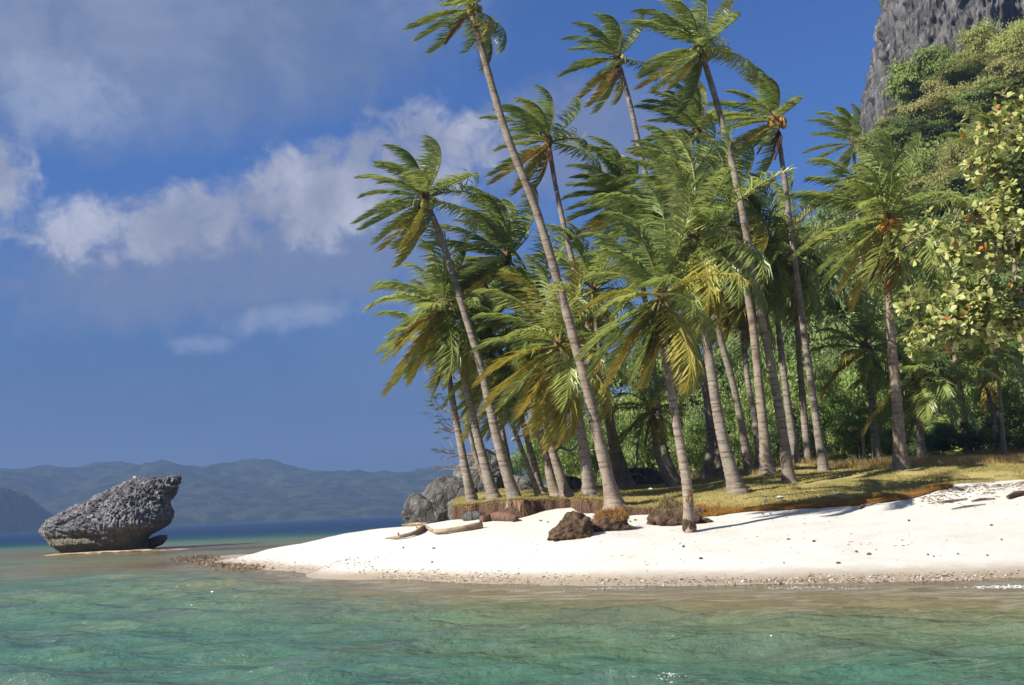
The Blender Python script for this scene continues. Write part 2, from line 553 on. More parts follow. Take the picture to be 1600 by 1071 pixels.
M['sea_rock'] = mat_rock('karst_rock', (0.055, 0.054, 0.06), (0.19, 0.185, 0.19), (0.50, 0.49, 0.49), (1, 1, 0.36), 0.75,
                         ((0.125, 0.115, 0.075), 0.7, 1.9, 0.8), 0.15)
M['rock'] = mat_rock('grey_rock', (0.045, 0.043, 0.04), (0.125, 0.12, 0.112), (0.30, 0.285, 0.265), (1, 1, 0.6), 1.6, None, 0.08)
M['rock_pale'] = mat_rock('pale_rock', (0.09, 0.087, 0.082), (0.20, 0.195, 0.183), (0.34, 0.33, 0.31), (1, 1, 0.8), 2.0, None, 0.06)
M['cliff'] = mat_rock('limestone_cliff', (0.045, 0.044, 0.044), (0.125, 0.120, 0.118), (0.30, 0.285, 0.275), (1, 1, 0.075), 0.26, None, 0.8)
M['clod'] = mat_simple('root_clod', (0.045, 0.029, 0.020), (0.135, 0.085, 0.050), 5, 0.95, 1.0, 0.05, 16)


# ------------------------------------------------------------------ terrain
def tps_fit(P, z, lam=0.002):
    n = len(P)
    d = np.linalg.norm(P[:, None] - P[None], axis=-1)
    K = np.where(d > 0, d * d * np.log(d + 1e-12), 0) + lam * np.eye(n) * 50
    A = np.zeros((n + 3, n + 3))
    A[:n, :n] = K
    A[:n, n] = 1; A[:n, n + 1:] = P
    A[n, :n] = 1; A[n + 1:, :n] = P.T
    w = np.linalg.solve(A, np.concatenate([z, np.zeros(3)]))

    def f(x, y):
        x, y = np.broadcast_arrays(np.asarray(x, float), np.asarray(y, float))
        sh = x.shape
        X = np.stack([x.ravel(), y.ravel()], -1)
        o = np.empty(len(X))
        for s in range(0, len(X), 20000):
            q = X[s:s + 20000]
            dd = np.linalg.norm(q[:, None] - P[None], axis=-1)
            o[s:s + 20000] = (np.where(dd > 0, dd * dd * np.log(dd + 1e-12), 0)) @ w[:n] + w[n] + q @ w[n + 1:]
        return o.reshape(sh)
    return f


SHORE_PX = [(330, 872), (400, 885), (480, 897), (600, 905), (700, 909), (800, 912), (1000, 915), (1200, 914), (1300, 912), (1450, 909), (1600, 905)]
SHORE = np.array([at_z(px, py, 0.0) for px, py in SHORE_PX])
SCARP_LOW = [(707, 813, 41), (736, 812, 40), (782, 809, 39), (808, 811, 38.2), (847, 800, 38.2), (892, 792, 38.3), (908, 803, 36.6), (938, 803, 36), (964, 809, 35.2),
             (1029, 804, 35), (1087, 808, 34.3), (1120, 807, 34), (1177, 800, 33.8), (1242, 796, 33.6), (1307, 792, 33.4), (1372, 785, 33.2), (1421, 780, 33.2),
             (1447, 770, 33.4), (1502, 759, 33.8), (1551, 756, 33.9), (1600, 753, 34)]
low = np.array([at(*p) for p in SCARP_LOW])
sand_pts = [s for s in SHORE]
sand_pts += [l for l in low]
sand_pts += [at(420, 858, 49), at(500, 844, 46), at(560, 834, 45), at(640, 823, 44), at(690, 815, 42.5),
             at(600, 850, 36), at(870, 845, 31), at(1077, 830, 31), at(1300, 850, 27.5), at(1500, 830, 28), at(760, 850, 33)]
for s in SHORE[1:]:
    sand_pts += [s + np.array([0, -4, -0.34]), s + np.array([0, -9, -1.05])]
sand_pts += [at_z(300, 876, -.18), at_z(265, 868, -.28), at_z(300, 862, -.25), at_z(340, 862, -.12), at_z(345, 871, .07), at_z(375, 873, .22), at_z(230, 876, -.35), at_z(300, 884, -.3)]
sand_pts += [np.array(p) for p in ((-24, 54, -.45), (-21, 62, -.7), (-16, 66, -.7), (-8, 56, -.6), (-5, 58, -.6), (-32, 88, -.25), (-26, 88, -.2), (-40, 90, -.5), (-20, 95, -1.0),
              (-30, 70, -.7), (-30, 50, -.9), (-24, 36, -.9), (-18, 25, -1.2), (-40, 40, -1.3), (-10, 11, -2.2), (0, 11, -1.9), (8, 11, -1.7), (24, 20, 0.0), (24, 33, 2.0), (24, 12, -1.3), (34, 20, .1), (34, 34, 2.2), (34, 12, -1.3),
              (10, 50, 1.6), (20, 50, 1.8), (30, 50, 2.0), (2, 50, .8))]
sand_pts = np.array(sand_pts)
_sand = tps_fit(sand_pts[:, :2], sand_pts[:, 2])


def sand_z(x, y):
    z = _sand(x, y)
    z = np.clip(z, -4.0, 2.6)
    return z + 0.05 * fbm(P2(x, y, 0.35), 3) + 0.02 * fbm(P2(x, y, 1.7, 5), 3)


SCARP_TOP = [(715, 789, 41.2), (782, 782, 39.4), (844, 780, 38.5), (899, 779, 38.5), (938, 783, 36.3), (951, 790, 35.5), (990, 796, 35.4), (1029, 793, 35.3), (1087, 790, 34.6),
             (1150, 788, 34.4), (1242, 784, 33.9), (1307, 781, 33.7), (1372, 775, 33.5), (1421, 772, 33.5), (1450, 766, 33.7), (1502, 757, 34.0), (1551, 752.5, 34.1), (1600, 749, 34.2)]

# trunk outlines in the photograph: base to crown, distance of the base, of the crown, radius of the stem (m), frond length (m), wind, fronds, nuts, tone, label
PALMS = [
 ([(958, 779), (940, 705), (910, 580), (880, 470), (840, 335), (790, 205), (752, 75), (735, 12)], 35.6, 34.5, .235, 1.8, .75, 16, 'g', 1, 'tallest coconut palm, long trunk leaning over all others, top cut by the frame'),
 ([(1077, 829), (1074, 765), (1066, 715), (1050, 620), (1038, 530), (1033, 462)], 31, 31, .19, 2.25, .35, 22, '', 3, 'palm rooted by itself on the open sand with dark bare foot'),
 ([(1152, 767), (1128, 680), (1108, 560), (1092, 450), (1085, 372)], 36, 36, .26, 2.75, .45, 26, 'g', 1, 'palm with thick trunk and huge crown right behind the one on the sand'),
 ([(1233, 752), (1222, 670), (1205, 570), (1180, 450), (1158, 320), (1125, 180), (1094, 75)], 38.5, 38, .225, 2.15, .8, 20, 'g', 1, 'tall palm of broad dark foot, crown high between two smaller tops'),
 ([(1287, 736), (1270, 620), (1250, 470), (1238, 380), (1226, 280), (1212, 188)], 42, 42, .2, 2.05, .85, 17, 'o', 1, 'tall palm with orange nuts and a hanging dead frond below the crown'),
 ([(1408, 729), (1402, 640), (1392, 520), (1387, 420), (1386, 345)], 38, 38, .25, 2.65, .35, 24, 'o', 1, 'palm with wide drooping crown and orange nuts left of the almond tree'),
 ([(803, 777), (778, 690), (750, 570), (720, 470), (690, 375), (664, 310)], 38.6, 38, .22, 2.0, .8, 20, 'g', 2, 'tall palm on the left edge of the grove, crown swept back against the white cloud'),
 ([(772, 780), (748, 690), (725, 590), (708, 520), (692, 478)], 40, 40, .215, 2.3, .45, 22, 'g', 2, 'palm with an orange dead frond hanging out over the sea side'),
 ([(737, 780), (717, 680), (703, 600), (694, 530)], 41.3, 41.3, .2, 2.2, .3, 15, '', 1, 'first palm beside the grey shore outcrop, low crown tucked under its neighbour'),
 ([(799, 758), (783, 670), (765, 580), (752, 510)], 45, 45, .2, 2.2, .4, 18, '', 1, 'palm in second row, between the two leaning palms at the left edge'),
 ([(842, 773), (818, 710), (795, 650), (775, 600), (765, 560)], 41, 41, .13, 2.2, .4, 14, '', 1, 'very thin palm leaning left more steeply than its neighbours'),
 ([(845, 771), (830, 710), (816, 655), (806, 600)], 42, 42, .17, 2.2, .3, 15, '', 1, 'short palm sharing its foot with the very thin leaning palm'),
 ([(868, 773), (852, 710), (836, 640), (815, 520), (792, 405)], 40.5, 40.5, .19, 2.5, .7, 22, '', 1, 'left of the twin palms joined at foot, windswept crown against the sky'),
 ([(885, 772), (862, 700), (846, 625), (838, 560), (836, 490)], 40, 40, .2, 2.35, .4, 22, '', 1, 'right of the twin palms joined at foot, with a full lower crown'),
 ([(922, 771), (912, 700), (892, 600), (873, 540)], 37, 37, .24, 2.5, .35, 24, '', 3, 'palm with flared foot and yellowing drooping fronds left of the tallest one'),
 ([(968, 758), (947, 640), (912, 480), (885, 370), (868, 290), (857, 222)], 44, 44, .2, 2.15, .8, 20, '', 4, 'tall palm behind the tallest one, with an orange frond hanging in its crown'),
 ([(984, 757), (962, 690), (948, 620), (935, 540), (926, 455)], 45, 45, .19, 2.5, .45, 22, '', 2, 'palm rooted by the grey fallen roots behind the tallest one'),
 ([(1103, 751), (1110, 680), (1094, 570), (1055, 440), (1015, 300), (985, 165), (965, 92)], 46, 46, .22, 2.0, .9, 17, 'g', 4, 'palm with lone crown high in blue sky, second tallest on the left side'),
 ([(1131, 743), (1115, 680), (1105, 600), (1100, 450), (1098, 300), (1090, 205)], 47, 47, .2, 2.3, .8, 20, 'g', 1, 'palm whose tufted crown rises just behind the tall dark-footed trunk'),
 ([(1199, 738), (1188, 620), (1175, 500), (1155, 400), (1140, 320)], 41.5, 41.5, .25, 2.4, .6, 22, '', 1, 'stout palm with the thickest trunk, just left of the tall dark-footed one'),
 ([(1190, 731), (1180, 660), (1168, 590), (1160, 500), (1152, 430)], 44, 44, .18, 2.6, .35, 18, '', 3, 'slim palm half hidden behind the stout trunk'),
 ([(1243, 716), (1228, 610), (1213, 480), (1205, 385)], 43.5, 43.5, .2, 2.6, .35, 22, '', 3, 'palm with yellow-green fronds drooping behind the tall dark-footed one'),
 ([(1264, 736), (1252, 600), (1244, 480), (1240, 400)], 45, 45, .2, 2.5, .4, 20, '', 1, 'shaded palm standing close left of the one with the hanging dead frond'),
 ([(1049, 758), (1030, 720), (1021, 670), (1018, 640)], 43, 43, .17, 1.7, .15, 14, '', 1, 'dwarf palm with curved foot and brown stem under the big crowns'),
 ([(1056, 751), (1040, 710), (1030, 655), (1015, 520), (1000, 420), (980, 310)], 46, 46, .2, 2.4, .7, 22, '', 1, 'palm with pale trunk curving up behind the dwarf palm'),
 ([(1172, 742), (1150, 620), (1110, 470), (1068, 290)], 42.5, 41, .2, 2.3, .75, 24, '', 1, 'palm whose large crown tops the middle of the grove'),
 ([(1372, 712), (1360, 560), (1345, 400), (1333, 222)], 56, 56, .2, 2.0, .85, 15, '', 1, 'far palm with small crown left of the cliff foot'),
 ([(1441, 720), (1437, 660), (1431, 588)], 44, 44, .17, 2.3, .2, 18, '', 1, 'young palm with spreading crown under the almond tree'),
 ([(1372, 723), (1365, 660), (1357, 585), (1352, 545)], 45, 45, .2, 2.0, .2, 14, '', 2, 'short palm beside the palm with orange nuts, reddish straight trunk'),
 ([(1514, 705), (1502, 620), (1490, 545), (1482, 480)], 50, 50, .19, 2.7, .3, 15, '', 4, 'palm with pale trunk rising out of dark shrubs behind the almond tree'),
 ([(1569, 714), (1564, 640), (1558, 572), (1555, 545)], 46, 46, .13, 2.2, .15, 14, '', 1, 'slender palm near the right edge with a thin pale trunk'),
 ([(1561, 707), (1552, 650), (1541, 600), (1533, 555)], 49, 49, .16, 2.2, .2, 13, '', 1, 'shaded leaning palm beside the slender one near the right edge'),
 ([(1612, 702), (1597, 500), (1580, 390), (1548, 232)], 58, 58, .2, 2.1, .5, 14, '', 1, 'tall palm among the hill trees above the almond tree'),
]
bank_pts = [at(*p) for p in SCARP_TOP]
for pts, db, *_ in PALMS:
    if pts[0][1] < 800 and db < 49.5:
        bank_pts.append(at(pts[0][0], pts[0][1] + 3, db))
bank_pts += [at(1600, 722, 43), at(1500, 722, 46), at(1300, 737, 48)]
bank_pts += [np.array(p) for p in ((-4, 60, 2.2), (5, 60, 2.7), (15, 60, 3.1), (30, 60, 3.4), (-4, 75, 2.2), (15, 75, 3.4), (40, 75, 3.8), (30, 45, 3.1), (30, 35, 2.4), (-3, 47, 2.1))]
bank_pts = np.array(bank_pts)
_bank = tps_fit(bank_pts[:, :2], bank_pts[:, 2], 0.02)


def hill_z(x, y):
    return 48 * sstep(y, 62, 137) * sstep(x, 5, 65)


def bank_z(x, y):
    z = np.clip(_bank(x, np.minimum(y, 75)), 1.3, 4.2)
    return z + hill_z(x, y) + 0.07 * fbm(P2(x, y, 0.5, 3), 3) + 0.04 * fbm(P2(x, y, 2.1, 8), 2)


_ex = np.concatenate([[-2.62, -2.45], low[:, 0], [low[-1, 0] + 12]])
_ey = np.concatenate([[49.0, 44.5], low[:, 1], [low[-1, 1] + 0.3]])


def edge_y(x):
    x = np.asarray(x, float)
    k = 1 - 0.5 * sstep(x, 4.5, 6.5)
    return np.interp(x, _ex, _ey) + k * (0.55 * fbm(P2(x, 0 * x, 1.0, 4), 3) + 0.55 * np.abs(fbm(P2(x, 0 * x, 1.5, 9), 3)) + 0.12 * fbm(P2(x, 0 * x, 7.0, 9), 2))


def turf_z(x, y):
    """top of the turf: an upright broken edge at left, a soft slope down to the sand at right"""
    x = np.asarray(x, float)
    w = 0.02 + 1.25 * sstep(x, 4.3, 6.8)
    e = edge_y(x)
    t = sstep(np.asarray(y, float) - e, -0.02, w)
    s = sand_z(x, y) + 0.05
    return s * (1 - t) + bank_z(x, y) * t


# sand: one sheet from the deep water to behind the bank
xs = np.concatenate([np.linspace(-75, -30, 46)[:-1], np.linspace(-30, 26, 320)[:-1], np.linspace(26, 60, 40)])
ys = np.concatenate([np.linspace(3, 60, 300)[:-1], np.linspace(60, 140, 70)])
X, Y = np.meshgrid(xs, ys)
Z = sand_z(X, Y)
inb = sstep(Y - edge_y(X), 0.5, 3.0)
Z = np.where((X > -2.5) & (Y > 30), Z * (1 - inb) + np.minimum(Z, bank_z(X, Y) - 0.8) * inb, Z)
fade = np.clip(np.minimum(np.minimum((X + 75) / 25, (60 - X) / 20), np.minimum((Y - 3) / 4, (140 - Y) / 35)), 0, 1)
landR = (X > 26) & (Y > 16)
Zs = np.where(landR & (Y < 120), Z, Z * sstep(fade, 0, 1) + (-10) * (1 - sstep(fade, 0, 1)))
tag(link('beach', mesh_np('beach', np.stack([X, Y, Zs], -1), grid_quads(len(ys), len(xs)), smooth=True, mat=M['sand'])),
    'white coral sand beach tapering to a spit at its left end', None, None, 'structure')
NEAR_X, NEAR_Y, NEAR_Z = xs, ys, Zs


def terrain_depth(x, y):
    """depth of the sea bed below the water surface"""
    ix = np.clip(np.interp(x, NEAR_X, np.arange(len(NEAR_X))), 0, len(NEAR_X) - 1.001)
    iy = np.clip(np.interp(y, NEAR_Y, np.arange(len(NEAR_Y))), 0, len(NEAR_Y) - 1.001)
    a, b = ix.astype(int), iy.astype(int)
    fx, fy = ix - a, iy - b
    z = NEAR_Z[b, a] * (1 - fx) * (1 - fy) + NEAR_Z[b, a + 1] * fx * (1 - fy) + NEAR_Z[b + 1, a] * (1 - fx) * fy + NEAR_Z[b + 1, a + 1] * fx * fy
    out = (x < -75) | (x > 60) | (y > 140) | (y < 3)
    return np.where(out, 10.0, -z)


B = Buf()
B.add([(-4000, -200, -10.05), (4000, -200, -10.05), (4000, 4000, -10.05), (-4000, 4000, -10.05)], [[0, 1, 2, 3]])
tag(link('seabed', B.mesh('seabed', mat=M['sand'])), 'deep sea floor under the bay', None, None, 'structure')

# grassy bank
bx = np.concatenate([np.linspace(-2.55, 6, 400)[:-1], np.linspace(6, 20, 230), np.linspace(20.3, 34, 30)])
vv = np.concatenate([np.linspace(-1, 0, 16), np.cumsum(np.concatenate([np.full(30, 0.06), np.full(30, 0.15), np.full(34, 0.5), np.full(6, 1.5)]))])
BXg, VV = np.meshgrid(bx, vv)
EY = edge_y(BXg)
soft0 = sstep(BXg, 4.3, 6.0)
zb0 = bank_z(BXg, EY + 0.25)
zs0 = sand_z(BXg, EY)
lip = 0.16 * fbm(np.stack([BXg * 2.6, VV * 1.5, np.full_like(EY, 3.3)], -1), 3) + 0.10 * fbm(np.stack([BXg * 9, VV * 3, np.full_like(EY, 3.3)], -1), 2)
groove = 0.20 * fbm(np.stack([BXg * 4.5, VV * 1.3, BXg * 0 + 2], -1), 4) + 0.10 * np.abs(fbm(np.stack([BXg * 11, VV * 1.2, BXg * 0 + 6], -1), 3)) * 2
BYg = np.where(VV < 0, EY + (0.20 * np.sin(np.clip(1 + VV, 0, 1) * 3.0) + lip + groove * np.clip(-VV * 4, 0, 1)) * (1 - soft0), EY + np.maximum(VV, 0) + lip * np.clip(1 - VV * 4, 0, 1))
BYg = np.where(VV < -0.9, EY + 0.12, BYg)
side = np.clip(VV + 1, 0, 1)
soft = sstep(BXg, 4.3, 6.0)
zb0 = zb0 * (1 - soft) + (zs0 + 0.06) * soft
BZg = np.where(VV <= 0, (zs0 - 0.35) * (1 - side) + (zb0 - 0.05) * side, turf_z(BXg, BYg) - (0.06 + 0.09 * (1 - soft)) * np.exp(-np.maximum(VV, 0) / 0.16))
BZg = np.maximum(BZg, np.where(VV <= 0, -9, 0))
BZg = BZg + np.where(VV <= 0, 0, 0.05 * fbm(np.stack([BXg * 1.6, BYg * 1.6, BXg * 0], -1), 3))
low_edge = sstep(BXg, 12.2, 13.2)      # to the right the turf runs out flat over the sand
BZg = BZg - low_edge * 0.08 * np.exp(-np.maximum(VV, 0) / 0.4)
Vb = np.stack([BXg, BYg, BZg], -1)
ly = Vb[:, :1].copy(); ly[..., 2] = 0.6; ly[..., 0] -= 0.05      # close the left flank
Vb = np.concatenate([ly, Vb], axis=1)
tag(link('grass_bank', mesh_np('grass_bank', Vb, grid_quads(Vb.shape[0], Vb.shape[1]), smooth=True, mat=M['turf'])),
    'raised turf bank with an eroded brown edge above the sand', None, None, 'structure')

# hillside behind the grove
hx = np.linspace(-30, 110, 100); hy = np.linspace(48, 200, 110)
HX, HY = np.meshgrid(hx, hy)
HZ = bank_z(HX, HY) - 0.25 * sstep(66 - HY, 0, 4)
HZ = np.where(HX < -2, HZ * sstep(HX, -6, -2) + -3 * (1 - sstep(HX, -6, -2)), HZ) + sstep(HY, 64, 80) * 0.8 * fbm(P2(HX, HY, 0.12), 3)
HZ = np.where(HY > 60, HZ, HZ - 0.3)
M['forest_floor'] = mat_simple('forest_floor', (0.055, 0.05, 0.022), (0.13, 0.10, 0.05), 1.5, 0.95, 0.8, 0.1, 5)
tag(link('hillside', mesh_np('hillside', np.stack([HX, HY, HZ], -1), grid_quads(len(hy), len(hx)), smooth=True, mat=M['forest_floor'])),
    'forest floor climbing towards the grey cliff', None, None, 'structure')


# ------------------------------------------------------------------ water
def mat_water():
    m, T = new_mat('sea_water')
    tc = T.n('ShaderNodeTexCoord').outputs['Object']
    dep = T.n('ShaderNodeAttribute', attribute_name='depth').outputs['Fac']
    nA = T.noise(T.n('ShaderNodeMapping', inp={0: tc, 3: (0.10, 0.22, 1.0)}).outputs[0], 1.0, 5, 0.6, 0.6)
    nB = T.noise(T.n('ShaderNodeMapping', inp={0: tc, 3: (0.5, 1.1, 1.0)}).outputs[0], 1.0, 4, 0.6, 0.4)
    patch = T.m('ADD', T.m('MULTIPLY', T.m('SUBTRACT', nA, 0.5), 1.0), T.m('MULTIPLY', T.m('SUBTRACT', nB, 0.5), 0.5))
    dd = T.m('ADD', dep, T.m('MULTIPLY', T.m('MULTIPLY', patch, 1.6), T.smooth(dep, 0.25, 1.4)))
    x = T.m('DIVIDE', dd, 10.0, clamp=True)
    body = T.ramp(x, [(0.0, (0.25, 0.185, 0.10)), (0.035, (0.21, 0.175, 0.09)), (0.07, (0.15, 0.168, 0.095)), (0.115, (0.105, 0.155, 0.092)), (0.175, (0.056, 0.124, 0.085)),
                      (0.30, (0.020, 0.076, 0.072)), (0.60, (0.012, 0.045, 0.075)), (0.95, (0.008, 0.027, 0.075))])
    # weed and coral heads darken the floor in patches
    weed = T.m('MULTIPLY', T.smooth(T.noise(T.n('ShaderNodeMapping', inp={0: tc, 3: (0.22, 0.42, 1.0)}).outputs[0], 1.0, 6, 0.62, 0.5), 0.47, 0.66), 0.6)
    weed = T.m('MULTIPLY', weed, T.m('MULTIPLY', T.smooth(dep, 0.35, 0.9), T.m('SUBTRACT', 1.0, T.smooth(dep, 2.2, 3.6))))
    body = T.mix(weed, body, (0.075, 0.095, 0.075))
    f1 = T.noise(T.n('ShaderNodeMapping', inp={0: tc, 3: (0.8, 2.1, 1.0)}).outputs[0], 1.1, 6, 0.62, 0.3)
    f2 = T.noise(T.n('ShaderNodeMapping', inp={0: tc, 3: (1.0, 1.5, 1.0)}).outputs[0], 5.0, 4, 0.6, 0.2)
    f0 = T.noise(T.n('ShaderNodeMapping', inp={0: tc, 3: (1.0, 1.6, 1.0)}).outputs[0], 0.28, 4, 0.55, 0.2)
    h = T.m('ADD', T.m('ADD', f1, T.m('MULTIPLY', f0, 2.4)), T.m('MULTIPLY', f2, 0.30))
    h = T.m('MULTIPLY', h, T.m('ADD', 0.6, T.m('MULTIPLY', T.smooth(dep, 0.05, 1.2), 0.4)))
    nrm = bump(T, h, 1.0, 0.20)
    fac = T.m('SUBTRACT', 1.0, T.m('POWER', 2.718, T.m('MULTIPLY', T.m('MAXIMUM', dep, 0.0), -2.6)))
    dif = T.n('ShaderNodeBsdfDiffuse', inp={0: body, 'Normal': nrm}).outputs[0]
    tr = T.n('ShaderNodeBsdfTransparent', inp={0: (0.93, 0.97, 0.93, 1)}).outputs[0]
    under = T.n('ShaderNodeMixShader', inp={0: fac, 1: tr, 2: dif}).outputs[0]
    gl = T.n('ShaderNodeBsdfGlossy', inp={0: (1, 1, 1, 1), 'Roughness': 0.07, 'Normal': nrm}).outputs[0]
    fr = T.n('ShaderNodeFresnel', inp={0: 1.33, 1: nrm}).outputs[0]
    finish(T, T.n('ShaderNodeMixShader', inp={0: T.m('MULTIPLY', fr, 0.72), 1: under, 2: gl}).outputs[0])
    return m


def geo(a, b, h0, g):
    out = [a]
    h = h0
    while out[-1] < b:
        h *= g
        out.append(out[-1] + h)
    out[-1] = b
    return np.array(out)


wr = geo(9.0, 4000, 0.085, 1.045)
wx = np.concatenate([-wr[::-1], np.linspace(-9, 9, 211)[1:-1], wr])
wy = np.concatenate([np.array([-200, -100, -50, -25, -12, -5, 0, 3, 5]), np.linspace(6.5, 30, 260)[:-1], geo(30, 4000, 0.09, 1.022)])
WX, WY = np.meshgrid(wx, wy)
dxg = np.gradient(wx)[None, :] * np.ones_like(WX)
dyg = np.gradient(wy)[:, None] * np.ones_like(WX)
DEP = terrain_depth(WX, WY)
DEP = np.where((WX > 26) & (WY > 40) & (WX < 60) & (WY < 140), np.minimum(DEP, -0.5), DEP)
DEP = np.where((WX >= -75), DEP, 0.9 + 9.1 * np.clip((-75 - WX) / 120 + 0, 0, 1) ** 1)
deep = sstep(WY + 0.25 * (WX + 25), 96, 190)
shal = 0.75 + 0.35 * fbm(P2(WX, WY, 0.03), 3)
DEP = np.where(WY > 70, np.minimum(np.maximum(DEP, 0.05), shal + 0 * DEP) * (1 - deep) + 10 * deep, DEP)
amp_d = sstep(DEP, 0.02, 1.0) * 0.88 + 0.12
WZ = np.zeros_like(WX)
DX = np.zeros_like(WX); DY = np.zeros_like(WX)
rw = np.random.default_rng(5)
for lam, a in [(5.2, .020), (4.1, .022), (3.3, .024), (2.7, .026), (2.2, .027), (1.8, .026), (1.5, .025), (1.2, .023), (1.0, .020), (.8, .016), (.65, .012), (.5, .009)]:
    for k in range(3):
        th = R(-112 + rw.normal(0, 20))
        kx, ky = math.cos(th) * 2 * math.pi / lam, math.sin(th) * 2 * math.pi / lam
        ph = rw.uniform(0, 6.28)
        res = np.maximum(dxg * abs(math.cos(th)) * 1.0, dyg * abs(math.sin(th)))
        w = np.clip((lam / np.maximum(res, 1e-6) - 3.0) / 3.0, 0, 1) * amp_d * a * (0.75 + 0.9 * fbm(P2(WX, WY, 0.13, lam * 3 + k), 2))
        q = kx * WX + ky * WY + ph
        WZ += w * np.sin(q)
        DX += -math.cos(th) * w * 0.85 * np.cos(q) * -1
        DY += -math.sin(th) * w * 0.85 * np.cos(q) * -1
WZ *= 0.85
wm = mesh_np('sea', np.stack([WX + DX, WY + DY, WZ], -1), grid_quads(len(wy), len(wx)), smooth=True, mat=mat_water())
at_ = wm.attributes.new('depth', 'FLOAT', 'POINT')
at_.data.foreach_set('value', DEP.astype(np.float32).ravel())
tag(link('sea', wm), 'choppy shallow sea, green over the reef and dark blue beyond', None, None, 'structure')

# ------------------------------------------------------------------ far hills
M['far_forest'] = mat_simple('far_forest', (0.014, 0.022, 0.014), (0.045, 0.054, 0.032), 0.03, 1.0, 1.0, 12, 0.03, 0.4, 0.6, 0.0)
M['far_rock_forest'] = mat_simple('headland_forest', (0.04, 0.055, 0.028), (0.13, 0.12, 0.095), 0.02, 1.0, 1.0, 10, 0.035, 0.45, 0.62, 0.0)


def ridge(name, label, sky_px, d0, depth, mat, seed, bump_h):
    P = np.array([at(px, py, d0) for px, py in sky_px])
    xs = np.linspace(P[0, 0], P[-1, 0], 360)
    top = np.interp(xs, P[:, 0], P[:, 2])
    # smooth the outline a little
    k = np.ones(7) / 7
    top = np.convolve(np.pad(top, 3, mode='edge'), k, mode='valid')
    nr = 46
    t = np.linspace(0, 1.35, nr)
    prof = np.where(t <= 1, np.sin(np.clip(t, 0, 1) * np.pi / 2) ** 0.85, 1 - (t - 1) * 1.6)
    XX, TT = np.meshgrid(xs, t)
    YY = d0 - depth + TT * depth
    ZZ = top[None, :] * prof[:, None]
    ed = sstep(np.minimum(XX - xs[0], xs[-1] - XX), 0, 30) if seed == 2 else 1.0
    sh = np.sin(np.clip(TT, 0, 1) * np.pi)
    ZZ = ZZ + sh * top[None, :] * 0.5 * fbm(np.stack([XX / 170, YY / 240, np.full_like(XX, seed)], -1), 4) + bump_h * fbm(np.stack([XX / 16, YY / 20, np.full_like(XX, seed + 3)], -1), 3) * np.clip(TT * 4, 0, 1)
    ZZ = ZZ * ed + (-4) * (1 - ed)
    ZZ = np.where(TT < 0.02, -4, ZZ)
    tag(link(name, mesh_np(name, np.stack([XX, YY, ZZ], -1), grid_quads(nr, len(xs)), smooth=True, mat=mat)), label, None, None, 'structure')


ridge('mountain_range', 'hazy blue green island ridge across the bay',
      [(-500, 760), (-250, 735), (-120, 745), (-40, 731), (20, 732), (60, 741), (85, 746), (130, 733), (165, 723), (195, 720), (215, 727), (250, 728), (280, 733), (310, 731), (345, 731),
       (370, 724), (385, 722), (420, 729), (460, 731), (500, 737), (540, 745), (580, 742), (620, 741), (650, 738), (670, 730), (690, 728), (720, 729), (780, 738), (860, 735), (960, 745), (1100, 740), (1300, 735)],
      2600, 900, M['far_forest'], 1, 7)
ridge('headland', 'darker wooded headland at the left edge of the bay',
      [(-260, 800), (-200, 775), (-120, 762), (-60, 758), (-20, 763), (10, 765), (30, 768), (50, 780), (62, 793), (70, 806), (76, 828), (78, 833)],
      1500, 260, M['far_rock_forest'], 2, 5)

# ------------------------------------------------------------------ cliff
def cliff():
    nz_, na = 260, 900
    zz = np.linspace(20, 112, nz_)
    # left outline, from the photograph, at a distance of about 175 m
    prof = np.array([at(px, py, 175) for px, py in [(1392, 300), (1378, 228), (1368, 190), (1364, 150), (1362, 110), (1366, 90), (1370, 65), (1378, 40), (1385, 25), (1390, 8), (1396, -20), (1410, -90), (1430, -200), (1480, -320)]])
    o = np.argsort(prof[:, 2])
    xl = np.interp(zz, prof[o, 2], prof[o, 0]) + 5.6
    th = np.linspace(0, 2 * np.pi, na, endpoint=False)
    xr = 118 - 0.15 * (zz - 20)
    cx = (xl + xr) / 2; rx = (xr - xl) / 2
    C, S = np.cos(th), np.sin(th)
    sx = np.sign(C) * np.abs(C) ** 0.75; sy = np.sign(S) * np.abs(S) ** 0.75
    X = cx[:, None] + rx[:, None] * sx[None]
    Y = 196 + 24 * sy[None] * np.ones(nz_)[:, None]
    Z = zz[:, None] * np.ones(na)[None]
    N = np.stack([sx[None] + 0 * X, sy[None] + 0 * X, 0 * X], -1)
    N /= np.linalg.norm(N, axis=-1)[..., None] + 1e-9
    P = np.stack([X, Y, Z], -1)
    fl = fbm(P * np.array([.16, .16, .028]), 5, 0.6) * 3.4 + (-np.abs(fbm(P * np.array([.33, .33, .05]) + 9, 3)) * 4.0) + fbm(P * 0.4, 4, .6) * 1.2 - np.abs(fbm(P * np.array([.8, .8, .10]) + 2, 3, .6)) * 1.8 + fbm(P * np.array([1.6, 1.6, .5]), 3, .6) * .6 + fbm(P * np.array([.02, .02, .12]) + 4, 3) * 1.6
    P = P + N * fl[..., None]
    top = np.array([[cx[-1], 196, 116]])
    V = np.vstack([P.reshape(-1, 3), top])
    k = (nz_ - 1) * na
    tr = [[k + i, k + (i + 1) % na, nz_ * na] for i in range(na)]
    tag(link('cliff', mesh_np('cliff', V, grid_quads(nz_, na, True), tr, True, M['cliff'])), 'sheer grey limestone cliff streaked dark and pale above the forest', None, None, 'structure')


cliff()

